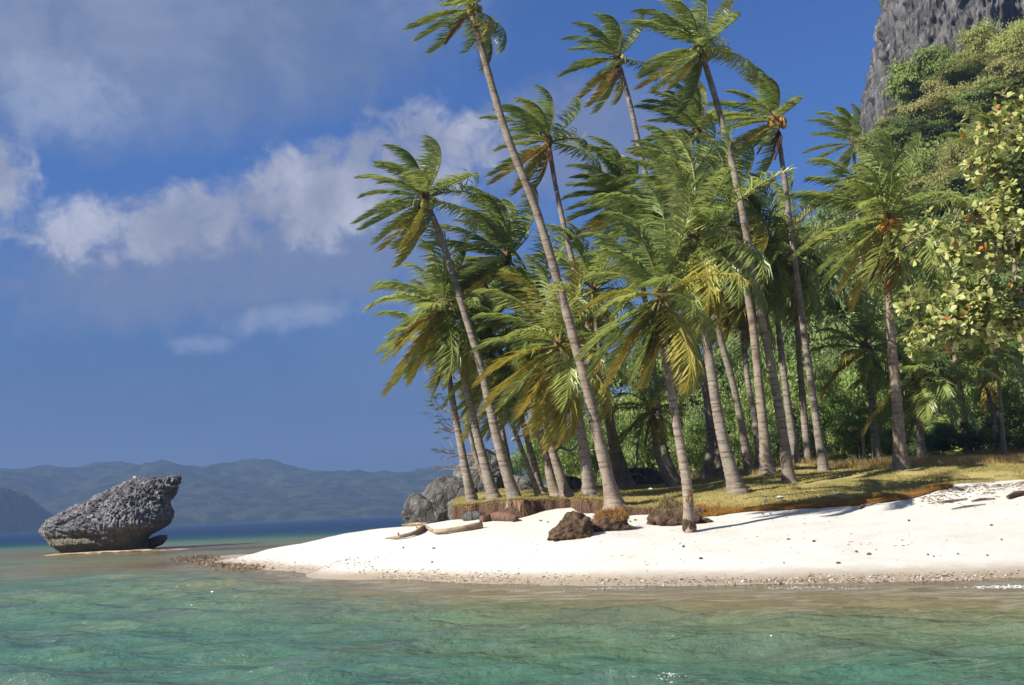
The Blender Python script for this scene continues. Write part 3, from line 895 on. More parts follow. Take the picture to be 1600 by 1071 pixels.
# ------------------------------------------------------------------ haze over the bay
hb = Buf()
hv = [(x, y, z) for z in (-11.5, 265) for y in (-260, 4150) for x in (-4100, 4100)]
hb.add(hv, [[0, 2, 3, 1], [4, 5, 7, 6], [0, 1, 5, 4], [2, 6, 7, 3], [0, 4, 6, 2], [1, 3, 7, 5]])
mh, Th = new_mat('air')
HAZE = 0.00036
pv = Th.n('ShaderNodeVolumePrincipled', inp={'Color': (0.205, 0.325, 0.58, 1), 'Density': HAZE})
Th.n('ShaderNodeOutputMaterial', inp={1: pv.outputs[0]})
tag(link('haze', hb.mesh('haze', mat=mh)), 'pale blue sea haze', None, None, 'stuff')


# ------------------------------------------------------------------ rocks
def ico(sub):
    import bmesh
    bm = bmesh.new()
    bmesh.ops.create_icosphere(bm, subdivisions=sub, radius=1.0)
    V = np.array([v.co[:] for v in bm.verts]); F = np.array([[v.index for v in f.verts] for f in bm.faces])
    bm.free()
    return V, F


ICO = {k: ico(k) for k in (1, 2, 3, 5)}


def boulder(name, label, cat, loc, size, mat, seed, rough=0.35, rot=0.0, sub=5, flat=0.0, tilt=(0, 0), group=None, sharp=1.0):
    V, F = ICO[sub]
    P = V + seed * 3.7
    d = 1 + rough * fbm(P * 1.1, 5, 0.55) + 0.12 * rough * fbm(P * 6, 3) - rough * 0.5 * np.abs(fbm(P * 2.3 + 5, 3))
    V2 = np.sign(V) * np.abs(V) ** (0.75 if sharp > 1 else 0.9) * d[:, None] * np.array(size)
    if flat: V2[:, 2] = np.maximum(V2[:, 2], -size[2] * flat)
    Rm = np.array(Matrix.Rotation(rot, 3, 'Z') @ Matrix.Rotation(tilt[0], 3, 'X') @ Matrix.Rotation(tilt[1], 3, 'Y'))
    V2 = V2 @ Rm.T
    o = link(name, mesh_np(name, V2, None, F, sub >= 3, mat), None, loc)
    return tag(o, label, cat, group)


def sea_rock():
    d = 86.0
    O = at_z(170, 861, 0.0)
    lev = [(985, 330, 1130, .62), (940, 250, 1130, .72), (900, 190, 1120, .82), (860, 135, 1130, .90), (820, 120, 1150, .90), (790, 105, 1190, .86), (762, 80, 1240, .94), (735, 60, 1285, 1.0), (710, 58, 1320, 1.06),
           (680, 68, 1345, 1.1), (640, 88, 1372, 1.1), (600, 108, 1372, 1.08), (560, 165, 1366, 1.04), (520, 230, 1352, 1.0), (480, 300, 1335, .94), (440, 385, 1325, .88), (400, 455, 1345, .82), (350, 550, 1365, .74), (310, 630, 1375, .66),
           (270, 715, 1385, .58), (235, 790, 1393, .48), (205, 850, 1400, .38), (185, 900, 1400, .28), (165, 960, 1398, .12)]
    s = 0.1494
    P = [(at(60 + u0 * s, 720 + v * s, O[1]), at(60 + u1 * s, 720 + v * s, O[1]), h) for v, u0, u1, h in lev]
    z = np.array([(a[2] + b[2]) / 2 for a, b, h in P]); xl = np.array([a[0] for a, b, h in P]); xr = np.array([b[0] for a, b, h in P]); hy = np.array([h for *_, h in P])
    nz_, na = 230, 520
    zz = np.linspace(z[0] - 0.25, z[-1], nz_)
    XL, XR, HY = np.interp(zz, z, xl), np.interp(zz, z, xr), np.interp(zz, z, hy) * 3.1
    th = np.linspace(0, 2 * np.pi, na, endpoint=False)
    C, S = np.cos(th), np.sin(th)
    sx = np.sign(C) * np.abs(C) ** .85; sy = np.sign(S) * np.abs(S) ** .8
    X = ((XL + XR) / 2)[:, None] + ((XR - XL) / 2)[:, None] * sx
    # the crest leans back: the front face slopes like a roof
    Y = O[1] + HY[:, None] * sy + 0.5 * np.clip(zz - 1.3, 0, 9)[:, None]
    Z = zz[:, None] + 0 * X
    G = np.stack([X, Y, Z], -1)
    N = np.stack([sx + 0 * X, sy + 0 * X, 0.25 + 0 * X], -1)
    upw = .35 + .65 * sstep(Z, 1.0, 2.0)
    sl = np.stack([G[..., 0] - 0.55 * G[..., 2], G[..., 1], G[..., 2] + .45 * G[..., 0]], -1)     # bedding dips to the left
    lx = (G[..., 0] - (O[0] - 4.0)) / 2.6; crack = np.exp(-((G[..., 2] - (1.75 + .95 * lx)) / .11) ** 2) * sstep(lx, -.1, .2) * (1 - sstep(lx, .8, 1.15))
    dsp = fbm(G * np.array([.55, .55, .3]), 2, .5) * .5 - np.abs(fbm(sl * np.array([.20, .5, 1.15]) + 3, 4, .6)) * 1.0 * upw + (np.abs(fbm(G * np.array([4.2, 4.2, .85]) + 7, 3, .6)) * -.40 + .08) * upw + fbm(G * np.array([5.0, 5.0, 2.2]), 3) * .09 - crack * .55
    end = np.clip(1.25 * np.sin(np.clip((zz - zz[0]) / (zz[-1] - zz[0]), 0, 1) * np.pi * .5 + 1.57 * .55), .25, 1)[:, None]
    G = G + N * (dsp * end)[..., None]
    G[..., 2] += upw * fbm(np.stack([G[..., 0] * 3.4, G[..., 1] * 3.4, 0 * X], -1), 3) * .26 * sstep(Z, 2, 4)
    base = np.array([O[0], O[1], 0.0])
    V = G.reshape(-1, 3)
    capi = len(V)
    V = np.vstack([V, G[-1].mean(0)]) - base
    k = (nz_ - 1) * na
    tr = [[k + i, k + (i + 1) % na, capi] for i in range(na)]
    root = thing('sea_rock', 'big grey jagged rock with undercut foot standing in the sea', 'rock', base)
    link('rock_body', mesh_np('rock_body', V, grid_quads(nz_, na, True), tr, True, M['sea_rock']), root)
    VW = V + base - np.array([0, 0, CAMZ])
    zc = VW @ _F; sxp = 800 + FPX * (VW @ _R) / zc; syp = 535.5 - FPX * (VW @ _U) / zc
    for px, py, sz in ((207, 743, .10), (212, 743, .08), (238, 751, .10), (266, 748, .15)):
        p = V[np.argmin((sxp - px) ** 2 + (syp - py) ** 2)] + base
        Vc, F = ICO[2]
        q = Vc * (1 + .5 * fbm(Vc * 2 + px, 2))[:, None] * np.array([sz, sz, sz * .9])
        link('white_tip', mesh_np('white_tip', q, None, F, True, M['shell']), root, p - base)
    # low tan shelf round its foot
    a = at_z(205, 862, 0.0)
    Vs, F = ICO[5]
    dd = 1 + .75 * fbm(Vs * 2.0 + 3, 5, .6)
    q = Vs * dd[:, None] * np.array([4.2, 1.9, .15])
    M['shelf'] = mat_simple('tan_shelf', (0.30, 0.22, 0.13), (0.50, 0.39, 0.26), 2, .8, .6, .05, 10)
    tag(link('rock_shelf', mesh_np('rock_shelf', q, None, F, True, M['shelf']), None, (a[0] - .9, a[1], -.06)), 'low tan shelf just above water at the foot of the sea rock', None, None, 'structure')
    b = at_z(246, 853, .15)
    boulder('shore_boulder', 'small pale boulder leaning at right foot of the big sea rock', 'rock', (b[0], b[1] - 1, .42), (1.15, .8, .38), M['rock_pale'], 4, .4, 0, 5, 0, (0, -.3))


sea_rock()
# outcrop at the end of the bank
for px, py, d, size, mat, sd, rg, tl, lab in [
    (738, 770, 47.0, (1.0, .9, 1.75), 'rock_pale', 3, .3, (0, .36), 'tall pale grey slab leaning behind the first palm trunk'),
    (704, 788, 46.3, (1.3, .9, 1.15), 'rock', 6, .35, (0, .55), 'rounded grey boulder with pale streaked face left of the tall slab'),
    (668, 806, 46, (.95, .8, .72), 'rock', 9, .45, (0, .5), 'dark pitted boulder closest to the water at the outcrop'),
    (648, 814, 46.2, (.3, .4, .38), 'rock', 12, .5, (0, .5), 'small dark rock at the seaward tip of the outcrop'),
    (722, 800, 44.5, (.55, .5, .5), 'rock_pale', 15, .35, (0, .1), 'small pale rock wedged against the end of the turf bank'),
    (815, 763, 44.5, (.62, .5, .42), 'rock_pale', 18, .3, (0, .2), 'pale round boulder lying between two palm feet'),
    (775, 760, 46, (.6, .6, .7), 'rock', 21, .4, (0, .2), 'grey rock in shade behind the second palm'),
    (895, 762, 44, (.6, .5, .42), 'rock', 24, .35, (0, .2), 'low grey rock left of the flared palm foot'),
    (1005, 752, 46, (1.0, .5, .5), 'rock', 27, .5, (0, .1), 'long grey rock behind the tallest palm'),
    (1120, 745, 46.5, (.35, .3, .35), 'rock_pale', 30, .4, (0, .1), 'small upright grey stone between palm trunks'),
]:
    p = at(px, py, d)
    boulder('boulder', lab, 'rock', p, size, M[mat], sd, rg, 0, 5, 0, tl, 'grey rocks around the grove', 2)


def on_sand(px, py):
    """where the view through a pixel meets the sand"""
    d = np.linspace(22, 60, 400)
    v = at(px, py, 1.0) - np.array([0, 0, CAMZ])
    z = CAMZ + v[2] * d; x = v[0] * d
    s = sand_z(x, d)
    i = np.argmax(z < s)
    if z[i] >= s[i]: i = 200
    return np.array([x[i], d[i], s[i]])


p = on_sand(742, 812); boulder('beach_stone', 'smooth grey stone on sand against the turf bank', 'stone', p + [0, 0, .08], (.42, .3, .2), M['rock'], 33, .2, 0, 3)
# ------------------------------------------------------------------ logs and driftwood
def log(name, label, px_pts, rad, mat, lift=.06, twigs=()):
    P = [on_sand(*q) + [0, 0, l if np.ndim(lift) else lift] for q, l in zip(px_pts, lift if np.ndim(lift) else [0] * len(px_pts))]
    P = np.array(P); base = P.mean(0); base[2] = P[:, 2].min()
    S = spline(P - base, 28)
    r = np.interp(np.linspace(0, 1, 28), np.linspace(0, 1, len(rad)), rad) * (1 + .25 * fbm(np.stack([np.arange(28) * .5] * 3, -1), 2))
    root = thing(name, label, name.replace('_', ' '), base)
    b = Buf(); tube(b, S, r, 10); tube(b, S[::-1][-2:], r[::-1][-2:], 10)
    link('stem', b.mesh('stem', True, mat), root)
    for i, dv, L, rr in twigs:
        b = Buf(); q = S[i] + np.outer(np.linspace(0, L, 6), dv) + [[0, 0, -.03 * k * k * L * 0] for k in range(6)]
        tube(b, q, np.linspace(rr, rr * .4, 6), 7)
        link('twig', b.mesh('twig', True, mat), root)
    return root


log('driftwood_branch', 'long forked driftwood branch bleached pale on the open sand', [(603, 846), (625, 844), (650, 837), (664, 829), (682, 836), (705, 834), (730, 830), (752, 826)],
    (.025, .055, .085, .10, .05, .05, .075, .11), M['wood'], .09, ((12, np.array([.6, -.45, -.15]), .55, .07), (9, np.array([-.5, -.1, .5]), .25, .05), (4, np.array([-.1, 0, .9]), .16, .05)))
log('fallen_log', 'red brown rotting log on sand against the turf bank', [(752, 817), (770, 814), (790, 814), (806, 816)], (.14, .2, .17, .1), M['wood_red'], .1)
log('driftwood_stick', 'short yellowish driftwood stick near the water left of the outcrop', [(628, 824), (640, 823), (655, 822), (668, 821)], (.05, .07, .04, .02), M['wood'], .07)
log('dead_branch', 'dark thin branch lying on sand where the rusty grass ends', [(1342, 797), (1350, 793), (1362, 791), (1375, 789)], (.02, .04, .03, .02), M['debris'], .05)
log('dead_branch', 'longest dark twig of the dry wrack line at right', [(1465, 788), (1480, 787), (1496, 785), (1512, 783)], (.02, .035, .03, .02), M['debris'], .04)
log('dead_branch', 'dark twig on white sand right of the longest twig', [(1518, 786), (1535, 783), (1555, 782)], (.02, .035, .02), M['debris'], .04)
log('dead_branch', 'thick brown branch on the sand at the right edge of the beach', [(1575, 781), (1590, 776), (1612, 774)], (.05, .08, .06), M['wood_red'], .07)
log('dead_branch', 'grey stick lying below the wrack line twigs', [(1487, 798), (1510, 794), (1540, 790)], (.015, .025, .015), M['branch'], .03)
# ------------------------------------------------------------------ turf clods broken off the bank
def strands(buf, O, D, L, w, n=3):
    """thin blades: O roots, D directions (unit), L lengths, w widths"""
    k = len(O)
    side = np.cross(D, np.array([0.3, 1.0, 0.1])); side /= np.linalg.norm(side, axis=1)[:, None] + 1e-9
    a = O - side * w[:, None] / 2; b = O + side * w[:, None] / 2
    tip = O + D * L[:, None]
    V = np.stack([a, b, tip], 1).reshape(-1, 3)
    buf.add(V, None, np.arange(3 * k).reshape(-1, 3))


def clod(label, px, py, size, seed, grass, tilt, tail=None):
    p = on_sand(px, py) + [0, 0, size[2] * .55]
    root = thing('turf_clod', label, 'turf clod', p, 'clods fallen from the bank')
    V, F = ICO[5]
    P = V + seed
    d = 1 + .55 * fbm(P * 1.2, 4) + .22 * fbm(P * 5, 3)
    Q = np.sign(V) * np.abs(V) ** .8 * d[:, None] * np.array(size)
    hz = Q[:, 2] / size[2]
    Q[:, :2] *= (1.18 - .42 * np.clip(hz, -1, 1.2))[:, None]
    Q[:, 0] += size[0] * tilt * hz
    Q[:, 2] += size[2] * .35 * fbm(np.stack([Q[:, 0] * 3, Q[:, 1] * 3, Q[:, 0] * 0 + seed], -1), 3)
    link('soil_lump', mesh_np('soil_lump', Q, None, F, True, M['clod']), root)
    r = np.random.default_rng(int(seed * 10))
    i = r.integers(0, len(Q), 1500)
    n = V[i] * .5 + r.normal(0, .3, (1500, 3)) + np.array([0, 0, -1.0]); n /= np.linalg.norm(n, axis=1)[:, None]
    b = Buf(); strands(b, Q[i], n, r.uniform(.03, .10, 1500), r.uniform(.006, .014, 1500))
    tag(link('root_fibres', b.mesh('root_fibres', False, M['root']), root), kind='stuff')
    if grass:
        up = np.where((Q[:, 2] > size[2] * .15))[0]
        i = r.choice(up, 900)
        n = V[i] * .5 + r.normal(0, .4, (900, 3)) + np.array([0, 0, .5]); n /= np.linalg.norm(n, axis=1)[:, None]
        b = Buf(); strands(b, Q[i], n, r.uniform(.05, .14, 900), r.uniform(.01, .02, 900))
        tag(link('grass_cover', b.mesh('grass_cover', False, M[grass]), root), kind='stuff')
    if tail:
        b = Buf(); tube(b, [(size[0] * .3, -.1, 0), (size[0] * .9, -.2, -.1), (size[0] * 1.5, -.25, -size[2] * .5)], [.06, .05, .02], 7)
        link('root_stub', b.mesh('root_stub', True, M['branch']), root)


clod('dark brown cone-shaped soil clod lying apart on the white sand', 898, 838, (.44, .4, .40), 1.3, None, .35)
clod('soil clod with orange dry grass and a root sticking out at right', 955, 828, (.44, .36, .34), 4.1, 'blade_rust', .2, True)
clod('grey root clod hanging against the bank left of the palm on sand', 1053, 818, (.5, .4, .4), 7.7, 'blade', -.1)
clod('flat mat of roots right behind the palm on sand', 1092, 817, (.3, .22, .1), 9.2, None, 0)
clod('root curtain clod standing in the notch of the bank', 925, 797, (.42, .35, .42), 12.4, 'blade', 0)
clod('small dark tussock on the lawn below the tall dark-footed palm', 1243, 776, (.2, .2, .16), 15.9, 'blade', 0)

# ------------------------------------------------------------------ palms
WIND = np.array([-1.0, 0.12, 0.10]); WIND = WIND / np.linalg.norm(WIND)


def frond_mesh(az, elev, wind, grav, seed, npair=74, gaps=0.0):
    r = np.random.default_rng(seed)
    N = 15
    d = np.array([math.cos(elev) * math.cos(az), math.cos(elev) * math.sin(az), math.sin(elev)])
    P = [np.zeros(3)]; D = [d]
    for k in range(N):
        t = (k + 1) / N
        d = d + WIND * wind * .125 * (.15 + 1.8 * t * t) + np.array([0, 0, -1.0]) * grav * .100 * (.15 + 1.75 * t * t)
        d = d / np.linalg.norm(d)
        P.append(P[-1] + d / N); D.append(d)
    P = np.array(P); D = np.array(D)
    tt = np.linspace(0, 1, N + 1)
    buf = Buf()
    tube(buf, P, np.interp(tt, [0, .15, .6, 1], [.018, .012, .008, .003]), 4, False)
    nst = buf.n
    age = list(tt.repeat(4) * 0 - 1.0)
    t = np.linspace(.14, .995, npair) + r.normal(0, .003, npair)
    t = np.clip(t, .13, 1)
    for sgn in (-1, 1):
        keep = r.random(npair) > gaps
        q = t[keep]
        O = np.stack([np.interp(q, tt, P[:, i]) for i in range(3)], -1)
        dd = np.stack([np.interp(q, tt, D[:, i]) for i in range(3)], -1); dd /= np.linalg.norm(dd, axis=1)[:, None]
        up = np.array([0, 0, 1.0])
        s = np.cross(dd, up); sl = np.linalg.norm(s, axis=1)[:, None]
        s = np.where(sl > .15, s / (sl + 1e-9), np.cross(dd, np.array([0.1, 1.0, 0]))); s /= np.linalg.norm(s, axis=1)[:, None]
        u = np.cross(s, dd)
        ang = np.radians(np.interp(q, [.13, .5, 1], [62, 48, 22]) + r.normal(0, 5, len(q)))
        L = np.interp(q, [.13, .25, .5, .8, 1.0], [.15, .27, .30, .23, .12]) * r.uniform(.74, 1.14, len(q))
        l1 = sgn * s * np.sin(ang)[:, None] + dd * np.cos(ang)[:, None] + u * .18 + WIND * wind * 1.0 + np.array([0, 0, -.25]) + r.normal(0, .11, (len(q), 3))
        l1 /= np.linalg.norm(l1, axis=1)[:, None]
        l2 = l1 + WIND * wind * .9 + np.array([0, 0, -.55]) * (1.1 - .5 * wind) + r.normal(0, .13, (len(q), 3))
        l2 /= np.linalg.norm(l2, axis=1)[:, None]
        wv = dd - (dd * l1).sum(1)[:, None] * l1 + u * .35 * sgn; wv /= np.linalg.norm(wv, axis=1)[:, None] + 1e-9
        w = .0070 * np.interp(q, [.1, .3, .8, 1], [.8, 1.1, 1.0, .6])[:, None]
        A = O; Bm = O + l1 * (L * .5)[:, None]; Cm = Bm + l2 * (L * .55)[:, None]
        V = np.stack([A - wv * w * .7, A + wv * w * .7, Bm + wv * w * 1.15, Bm - wv * w * 1.15, Cm], 1)
        n = len(q)
        b = np.arange(n)[:, None] * 5
        buf.add(V.reshape(-1, 3), b + np.array([[0, 1, 2, 3]]), b + np.array([[3, 2, 4]]))
        ag = q[:, None] * .55 + np.array([[0, 0, .22, .22, .48]])
        age += list(ag.ravel())
    me = buf.mesh('frond', False, M['frond'])
    a = me.attributes.new('age', 'FLOAT', 'POINT')
    a.data.foreach_set('value', np.array(age, dtype=np.float32))
    return me


_lib = {}


def get_frond(az, elev, wind, k):
    ai = int(round((az % (2 * math.pi)) / (2 * math.pi) * 16)) % 16
    ei = int(round((elev + 1.3) / 2.75 * 7)); ei = max(0, min(7, ei))
    wi = 0 if wind < .3 else (1 if wind < .6 else 2)
    key = (ai, ei, wi, k % 3)
    if key not in _lib:
        el = -1.3 + ei * 2.75 / 7
        _lib[key] = frond_mesh(ai / 16 * 2 * math.pi, el, (.16, .42, 1.02)[wi], (.95 if el < .4 else .75) * (1.0, .95, .8)[wi], 1000 + ai * 50 + ei * 5 + wi + 7 * (k % 3),
                               gaps=(.03, .10, .28)[k % 3])
    return _lib[key], az - ai / 16 * 2 * math.pi


NUT_V, NUT_F = ICO[2]
nut_me = {k: mesh_np('coconut', NUT_V * np.array([.12, .12, .15]) * (1 + .1 * NUT_V[:, 2:3]), None, NUT_F, True, M['nut_green' if k == 'g' else 'nut_orange']) for k in 'go'}


def trunk_mesh(P, r0, base_flare, seed, r_top):
    S = spline(P, 110)
    L = np.concatenate([[0], np.cumsum(np.linalg.norm(np.diff(S, axis=0), axis=1))])
    t = L / L[-1]
    rad = r_top + (r0 - r_top) * (1 - t) ** .7
    rad = rad + r0 * 1.4 * base_flare * np.exp(-L / .38) + r0 * .45 * np.exp(-L / 1.9) * min(1, base_flare * 1.4)
    rad = rad * (1 + .045 * np.sin(L * 2 * np.pi / .19 + 3 * fbm(np.stack([L * .8, L * 0 + seed + 9, L * 0], -1), 2)) + .05 * fbm(np.stack([L * 1.3, L * 0 + seed, L * 0], -1), 2))
    sides = 14
    th = np.linspace(0, 2 * np.pi, sides, endpoint=False)
    lump = fbm(np.stack([np.cos(th)[None] * 1.6 + 0 * L[:, None], np.sin(th)[None] * 1.6 + 0 * L[:, None], L[:, None] * 1.2 + seed * 5 + 0 * th[None]], -1), 3)
    R2 = rad[:, None] * (1 + lump * (.10 + .45 * np.exp(-L / .5))[:, None])
    b = Buf(); tube(b, S, R2, sides)
    return b.mesh('trunk', True, M['trunk'])


def palm(i, spec):
    pts, db, dt, r0, Lf, wind, nf, nuts, tone, label = spec
    n = len(pts)
    W = np.array([at(px, py, db + (dt - db) * k / (n - 1)) for k, (px, py) in enumerate(pts)])
    g = (sand_z(W[0, 0], W[0, 1]) if pts[0][1] > 800 else bank_z(W[0, 0], W[0, 1]))
    base = np.array([W[0, 0], W[0, 1], float(g)])
    W[0, 2] = float(g)
    Pl = W - base
    Pl = np.vstack([Pl[:1] + (Pl[:1] - Pl[1:2]) / np.linalg.norm(Pl[1] - Pl[0]) * .25, Pl])
    r = np.random.default_rng(100 + i)
    root = thing('coconut_palm', label, 'palm tree', base, 'coconut palms along the shore')
    flare = 1.0 if i == 0 else (.35 if i in (1, 10, 30, 31) else .75)
    link('trunk', trunk_mesh(Pl, r0 * .66, flare, i, r0 * .66 * .62), root)
    top = Pl[-1]
    if i == 1:
        Vf, Ff = ICO[5]
        q = Vf * (1 + .35 * fbm(Vf * 2.2, 4) + .12 * fbm(Vf * 7, 2))[:, None] * np.array([.185, .185, .32]) + [.0, 0, .10]
        link('root_foot', mesh_np('root_foot', q, None, Ff, True, M['clod']), root)
        q = Vf * (1 + .4 * fbm(Vf * 2.2 + 4, 4))[:, None] * np.array([.085, .085, .26]) + [.03, -.085, .85]
        link('dark_scar', mesh_np('dark_scar', q, None, Ff, True, M['fibre']), root)
    # fibrous heart the fronds spring from
    b = Buf(); V, F = ICO[3]
    b.add(V * (1 + .5 * fbm(V * 2 + i, 3))[:, None] * np.array([.20, .20, .34]) * (.7 + .1 * Lf), None, F)
    link('crown_heart', b.mesh('crown_heart', True, M['fibre']), root, top + [0, 0, .05])
    ph = r.uniform(0, 6.28)
    droop = r.uniform(-9, 9)
    nf = int(nf * (1.45 if wind > .6 else 1.4))
    for k in range(nf):
        f = (k + .5) / nf
        az = ph + k * 2.39996 + r.normal(0, .15)
        elev = math.radians(84 - (138 if wind > .6 else (158 if wind > .3 else 122)) * f ** .92 + droop + r.normal(0, 9))
        if wind > .6 and math.cos(az) > .3 and f > .3 and r.random() < .6: continue      # the wind has thinned the weather side
        me, da = get_frond(az, elev, wind, int(r.integers(0, 3)))
        s = Lf * (1.15 if wind > .6 else 1.2) * r.uniform(.86, 1.12) * 1.0
        o = link('frond', me, root, top + [0, 0, .12 - .22 * f], (r.normal(0, .05), r.normal(0, .05), da), s)
        if f > .70 and tone >= 2 and r.random() < .38: set_mat(o, M['frond_yellow'])
        elif f > .82 and r.random() < .45: set_mat(o, M['frond_yellow'])
        elif tone == 3 and r.random() < .16: set_mat(o, M['frond_yellow'])
    # old fronds that hang
    hang = {1: [(3.6, 'frond_dead', -75), (0.2, 'frond_dead', -80), (2.7, 'frond_orange', -62), (4.4, 'frond_dead', -70)], 0: [(3.5, 'frond_dead', -58)], 4: [(3.7, 'frond_dead', -45), (4.9, 'frond_dead', -70)],
            7: [(3.35, 'frond_orange', -28)], 6: [(3.9, 'frond_dead', -70)], 5: [(3.4, 'frond_dead', -78), (5.0, 'frond_orange', -70)], 14: [(4.4, 'frond_yellow', -60), (5.2, 'frond_orange', -66), (3.6, 'frond_yellow', -45)],
            15: [(3.9, 'frond_orange', -40), (4.6, 'frond_dead', -60)], 17: [(3.6, 'frond_dead', -50), (4.5, 'frond_dead', -60)], 3: [(3.7, 'frond_yellow', -40)], 29: [(.3, 'frond_orange', -5)], 20: [(4, 'frond_dead', -75)],
            23: [(3.4, 'frond_dead', -70), (5.4, 'frond_dead', -60)], 27: [(.35, 'frond_yellow', 25)], 2: [(4.9, 'frond_yellow', -50), (5.6, 'frond_yellow', -45)]}
    for az, mt, el in hang.get(i, []):
        me, da = get_frond(az, math.radians(el), min(wind, .5), 1)
        o = link('frond', me, root, top + [0, 0, -.12], (0, 0, da), Lf * (.9 if mt != 'frond_dead' else .75))
        set_mat(o, M[mt])
        o['label'] = {'frond_dead': 'dead brown frond', 'frond_orange': 'dying orange frond', 'frond_yellow': 'yellowing old frond'}[mt]
    if nuts:
        for k in range(9 if nuts == 'o' else 6):
            a = k * 2.4 + ph
            link('coconut', nut_me[nuts], root, top + np.array([.27 * math.cos(a), .27 * math.sin(a) - .12, -.14 - .1 * (k % 3)]), (r.uniform(-.4, .4), r.uniform(-.4, .4), 0), r.uniform(.85, 1.15))
        for k in range(3):
            a = ph + k * 2.1
            b = Buf(); q = np.array([[0, 0, .05], [.25 * math.cos(a), .25 * math.sin(a), .1], [.45 * math.cos(a) - .05, .45 * math.sin(a) - .1, -.15], [.5 * math.cos(a) - .1, .5 * math.sin(a) - .1, -.5]])
            tube(b, spline(q, 8), np.linspace(.03, .012, 8), 5)
            link('flower_stalk', b.mesh('flower_stalk', True, M['petiole']), root, top)
    return root


for i, s in enumerate(PALMS):
    palm(i, s)

# ------------------------------------------------------------------ broad-leaved trees and shrubs
def leaf_cloud(seed, blobs, n, size, flat=.0, up=.45, shell=.55, fold=.35, rough=.42):
    """n folded leaves spread through the volume of some blobs (centre, radii)"""
    r = np.random.default_rng(seed)
    C = np.array([b[0] for b in blobs], float); S = np.array([b[1] for b in blobs], float)
    wt = (S[:, 0] * S[:, 1] + S[:, 0] * S[:, 2]); wt = wt / wt.sum()
    k = r.choice(len(C), n, p=wt)
    v = r.normal(size=(n, 3)); v /= np.linalg.norm(v, axis=1)[:, None]
    v[:, 2] = np.where(v[:, 2] < -.35, -v[:, 2] * .6, v[:, 2])
    rad = (shell + (1 - shell) * r.random(n)) * (1 + rough * fbm(v * 2.6 + k[:, None] * 3.1, 3))
    P = C[k] + v * S[k] * rad[:, None]
    nrm = v * .8 + r.normal(0, .55, (n, 3)) + np.array([0, 0, up]); nrm /= np.linalg.norm(nrm, axis=1)[:, None]
    t = np.cross(nrm, r.normal(size=(n, 3))); t /= np.linalg.norm(t, axis=1)[:, None]
    b = np.cross(nrm, t)
    s = size * r.uniform(.6, 1.25, n)[:, None]
    a0 = P - t * s; a1 = P + t * s * 1.0
    w0 = P + b * s * .45 - nrm * s * fold * .4; w1 = P - b * s * .45 - nrm * s * fold * .4
    V = np.stack([a0, w0, a1, w1], 1).reshape(-1, 3)
    i = np.arange(n)[:, None] * 4
    return V, np.concatenate([i + [[0, 1, 2]], i + [[0, 2, 3]]])


def crown_variants(kind, count, seed0):
    out = []
    for s in range(count):
        r = np.random.default_rng(seed0 + s)
        if kind == 'tree':
            nb = r.integers(20, 28)
            bl = []
            for k in range(nb):
                a = r.uniform(0, 6.28); q = r.uniform(.25, 1) ** .7
                bl.append(((math.cos(a) * .62 * q, math.sin(a) * .62 * q, np.clip(.12 + .80 * math.sqrt(max(0, 1.05 - q * q)) * r.uniform(.35, 1.0), 0, .92)), (r.uniform(.17, .34),) * 2 + (r.uniform(.10, .20),)))
            V, F = leaf_cloud(seed0 + s, bl, 14000, .019 + .004 * (s % 4), shell=.3, rough=.85)
        else:
            nb = r.integers(9, 14)
            bl = [((r.normal(0, .42), r.normal(0, .42), r.uniform(.22, .78)), (r.uniform(.22, .4), r.uniform(.22, .4), r.uniform(.18, .30))) for _ in range(nb)]
            V, F = leaf_cloud(seed0 + s, bl, 8500, .027, up=.3)
        out.append((V, F))
    return out


TREE_V = [mesh_np('crown', V, None, F, False, M['hill_leaf']) for V, F in crown_variants('tree', 6, 40)]
SHRUB_V = [mesh_np('foliage', V, None, F, False, M['bush_leaf']) for V, F in crown_variants('shrub', 6, 80)]


def limb_mesh(seed, h0=0.62, r0=.035):
    r = np.random.default_rng(seed)
    b = Buf()
    tube(b, spline([(0, 0, -.06), (.01, 0, .2), (-.02, .02, h0 * .75), (.02, 0, h0)], 10), np.linspace(r0, r0 * .5, 10), 7)
    for k in range(6):
        a = k * 1.05 + r.uniform(0, .6)
        z = h0 * r.uniform(.5, .95)
        tube(b, spline([(0, 0, z), (.22 * math.cos(a), .22 * math.sin(a), z + .12), (.5 * math.cos(a), .5 * math.sin(a), z + r.uniform(.1, .3))], 6), np.linspace(r0 * .5, r0 * .12, 6), 5, False)
    return b.mesh('trunk', True, M['branch'])


LIMB_V = [limb_mesh(s) for s in (1, 2, 3)]


def stem_mesh(seed):
    r = np.random.default_rng(seed); b = Buf()
    for k in range(6):
        a = k * 1.05 + r.uniform(0, .5)
        tube(b, spline([(0, 0, -.05), (.12 * math.cos(a), .12 * math.sin(a), .2), (.35 * math.cos(a), .35 * math.sin(a), .6)], 6), np.linspace(.02, .006, 6), 5, False)
    return b.mesh('stem', True, M['branch'])


STEM_V = [stem_mesh(s) for s in (4, 5)]
ORD = 'first second third fourth fifth sixth seventh eighth ninth tenth eleventh twelfth thirteenth fourteenth fifteenth sixteenth'.split()


def tree(pos, h, w, mat, label, group, k, name='forest_tree'):
    root = thing(name, label, 'tree', pos, group, (k * 2.1) % 6.28)
    root.scale = (w, w, h)
    c = link('crown', TREE_V[k % 6], root)
    set_mat(c, M[mat])
    link('trunk', LIMB_V[k % 3], root)


def shrub(pos, h, w, mat, label, group, k):
    w = max(w, h * .48)
    root = thing('shrub', label, 'shrub', pos, group, (k * 1.7) % 6.28)
    root.scale = (w, w, h)
    c = link('foliage', SHRUB_V[k % 6], root)
    set_mat(c, M[mat])
    link('stem', STEM_V[k % 2], root)


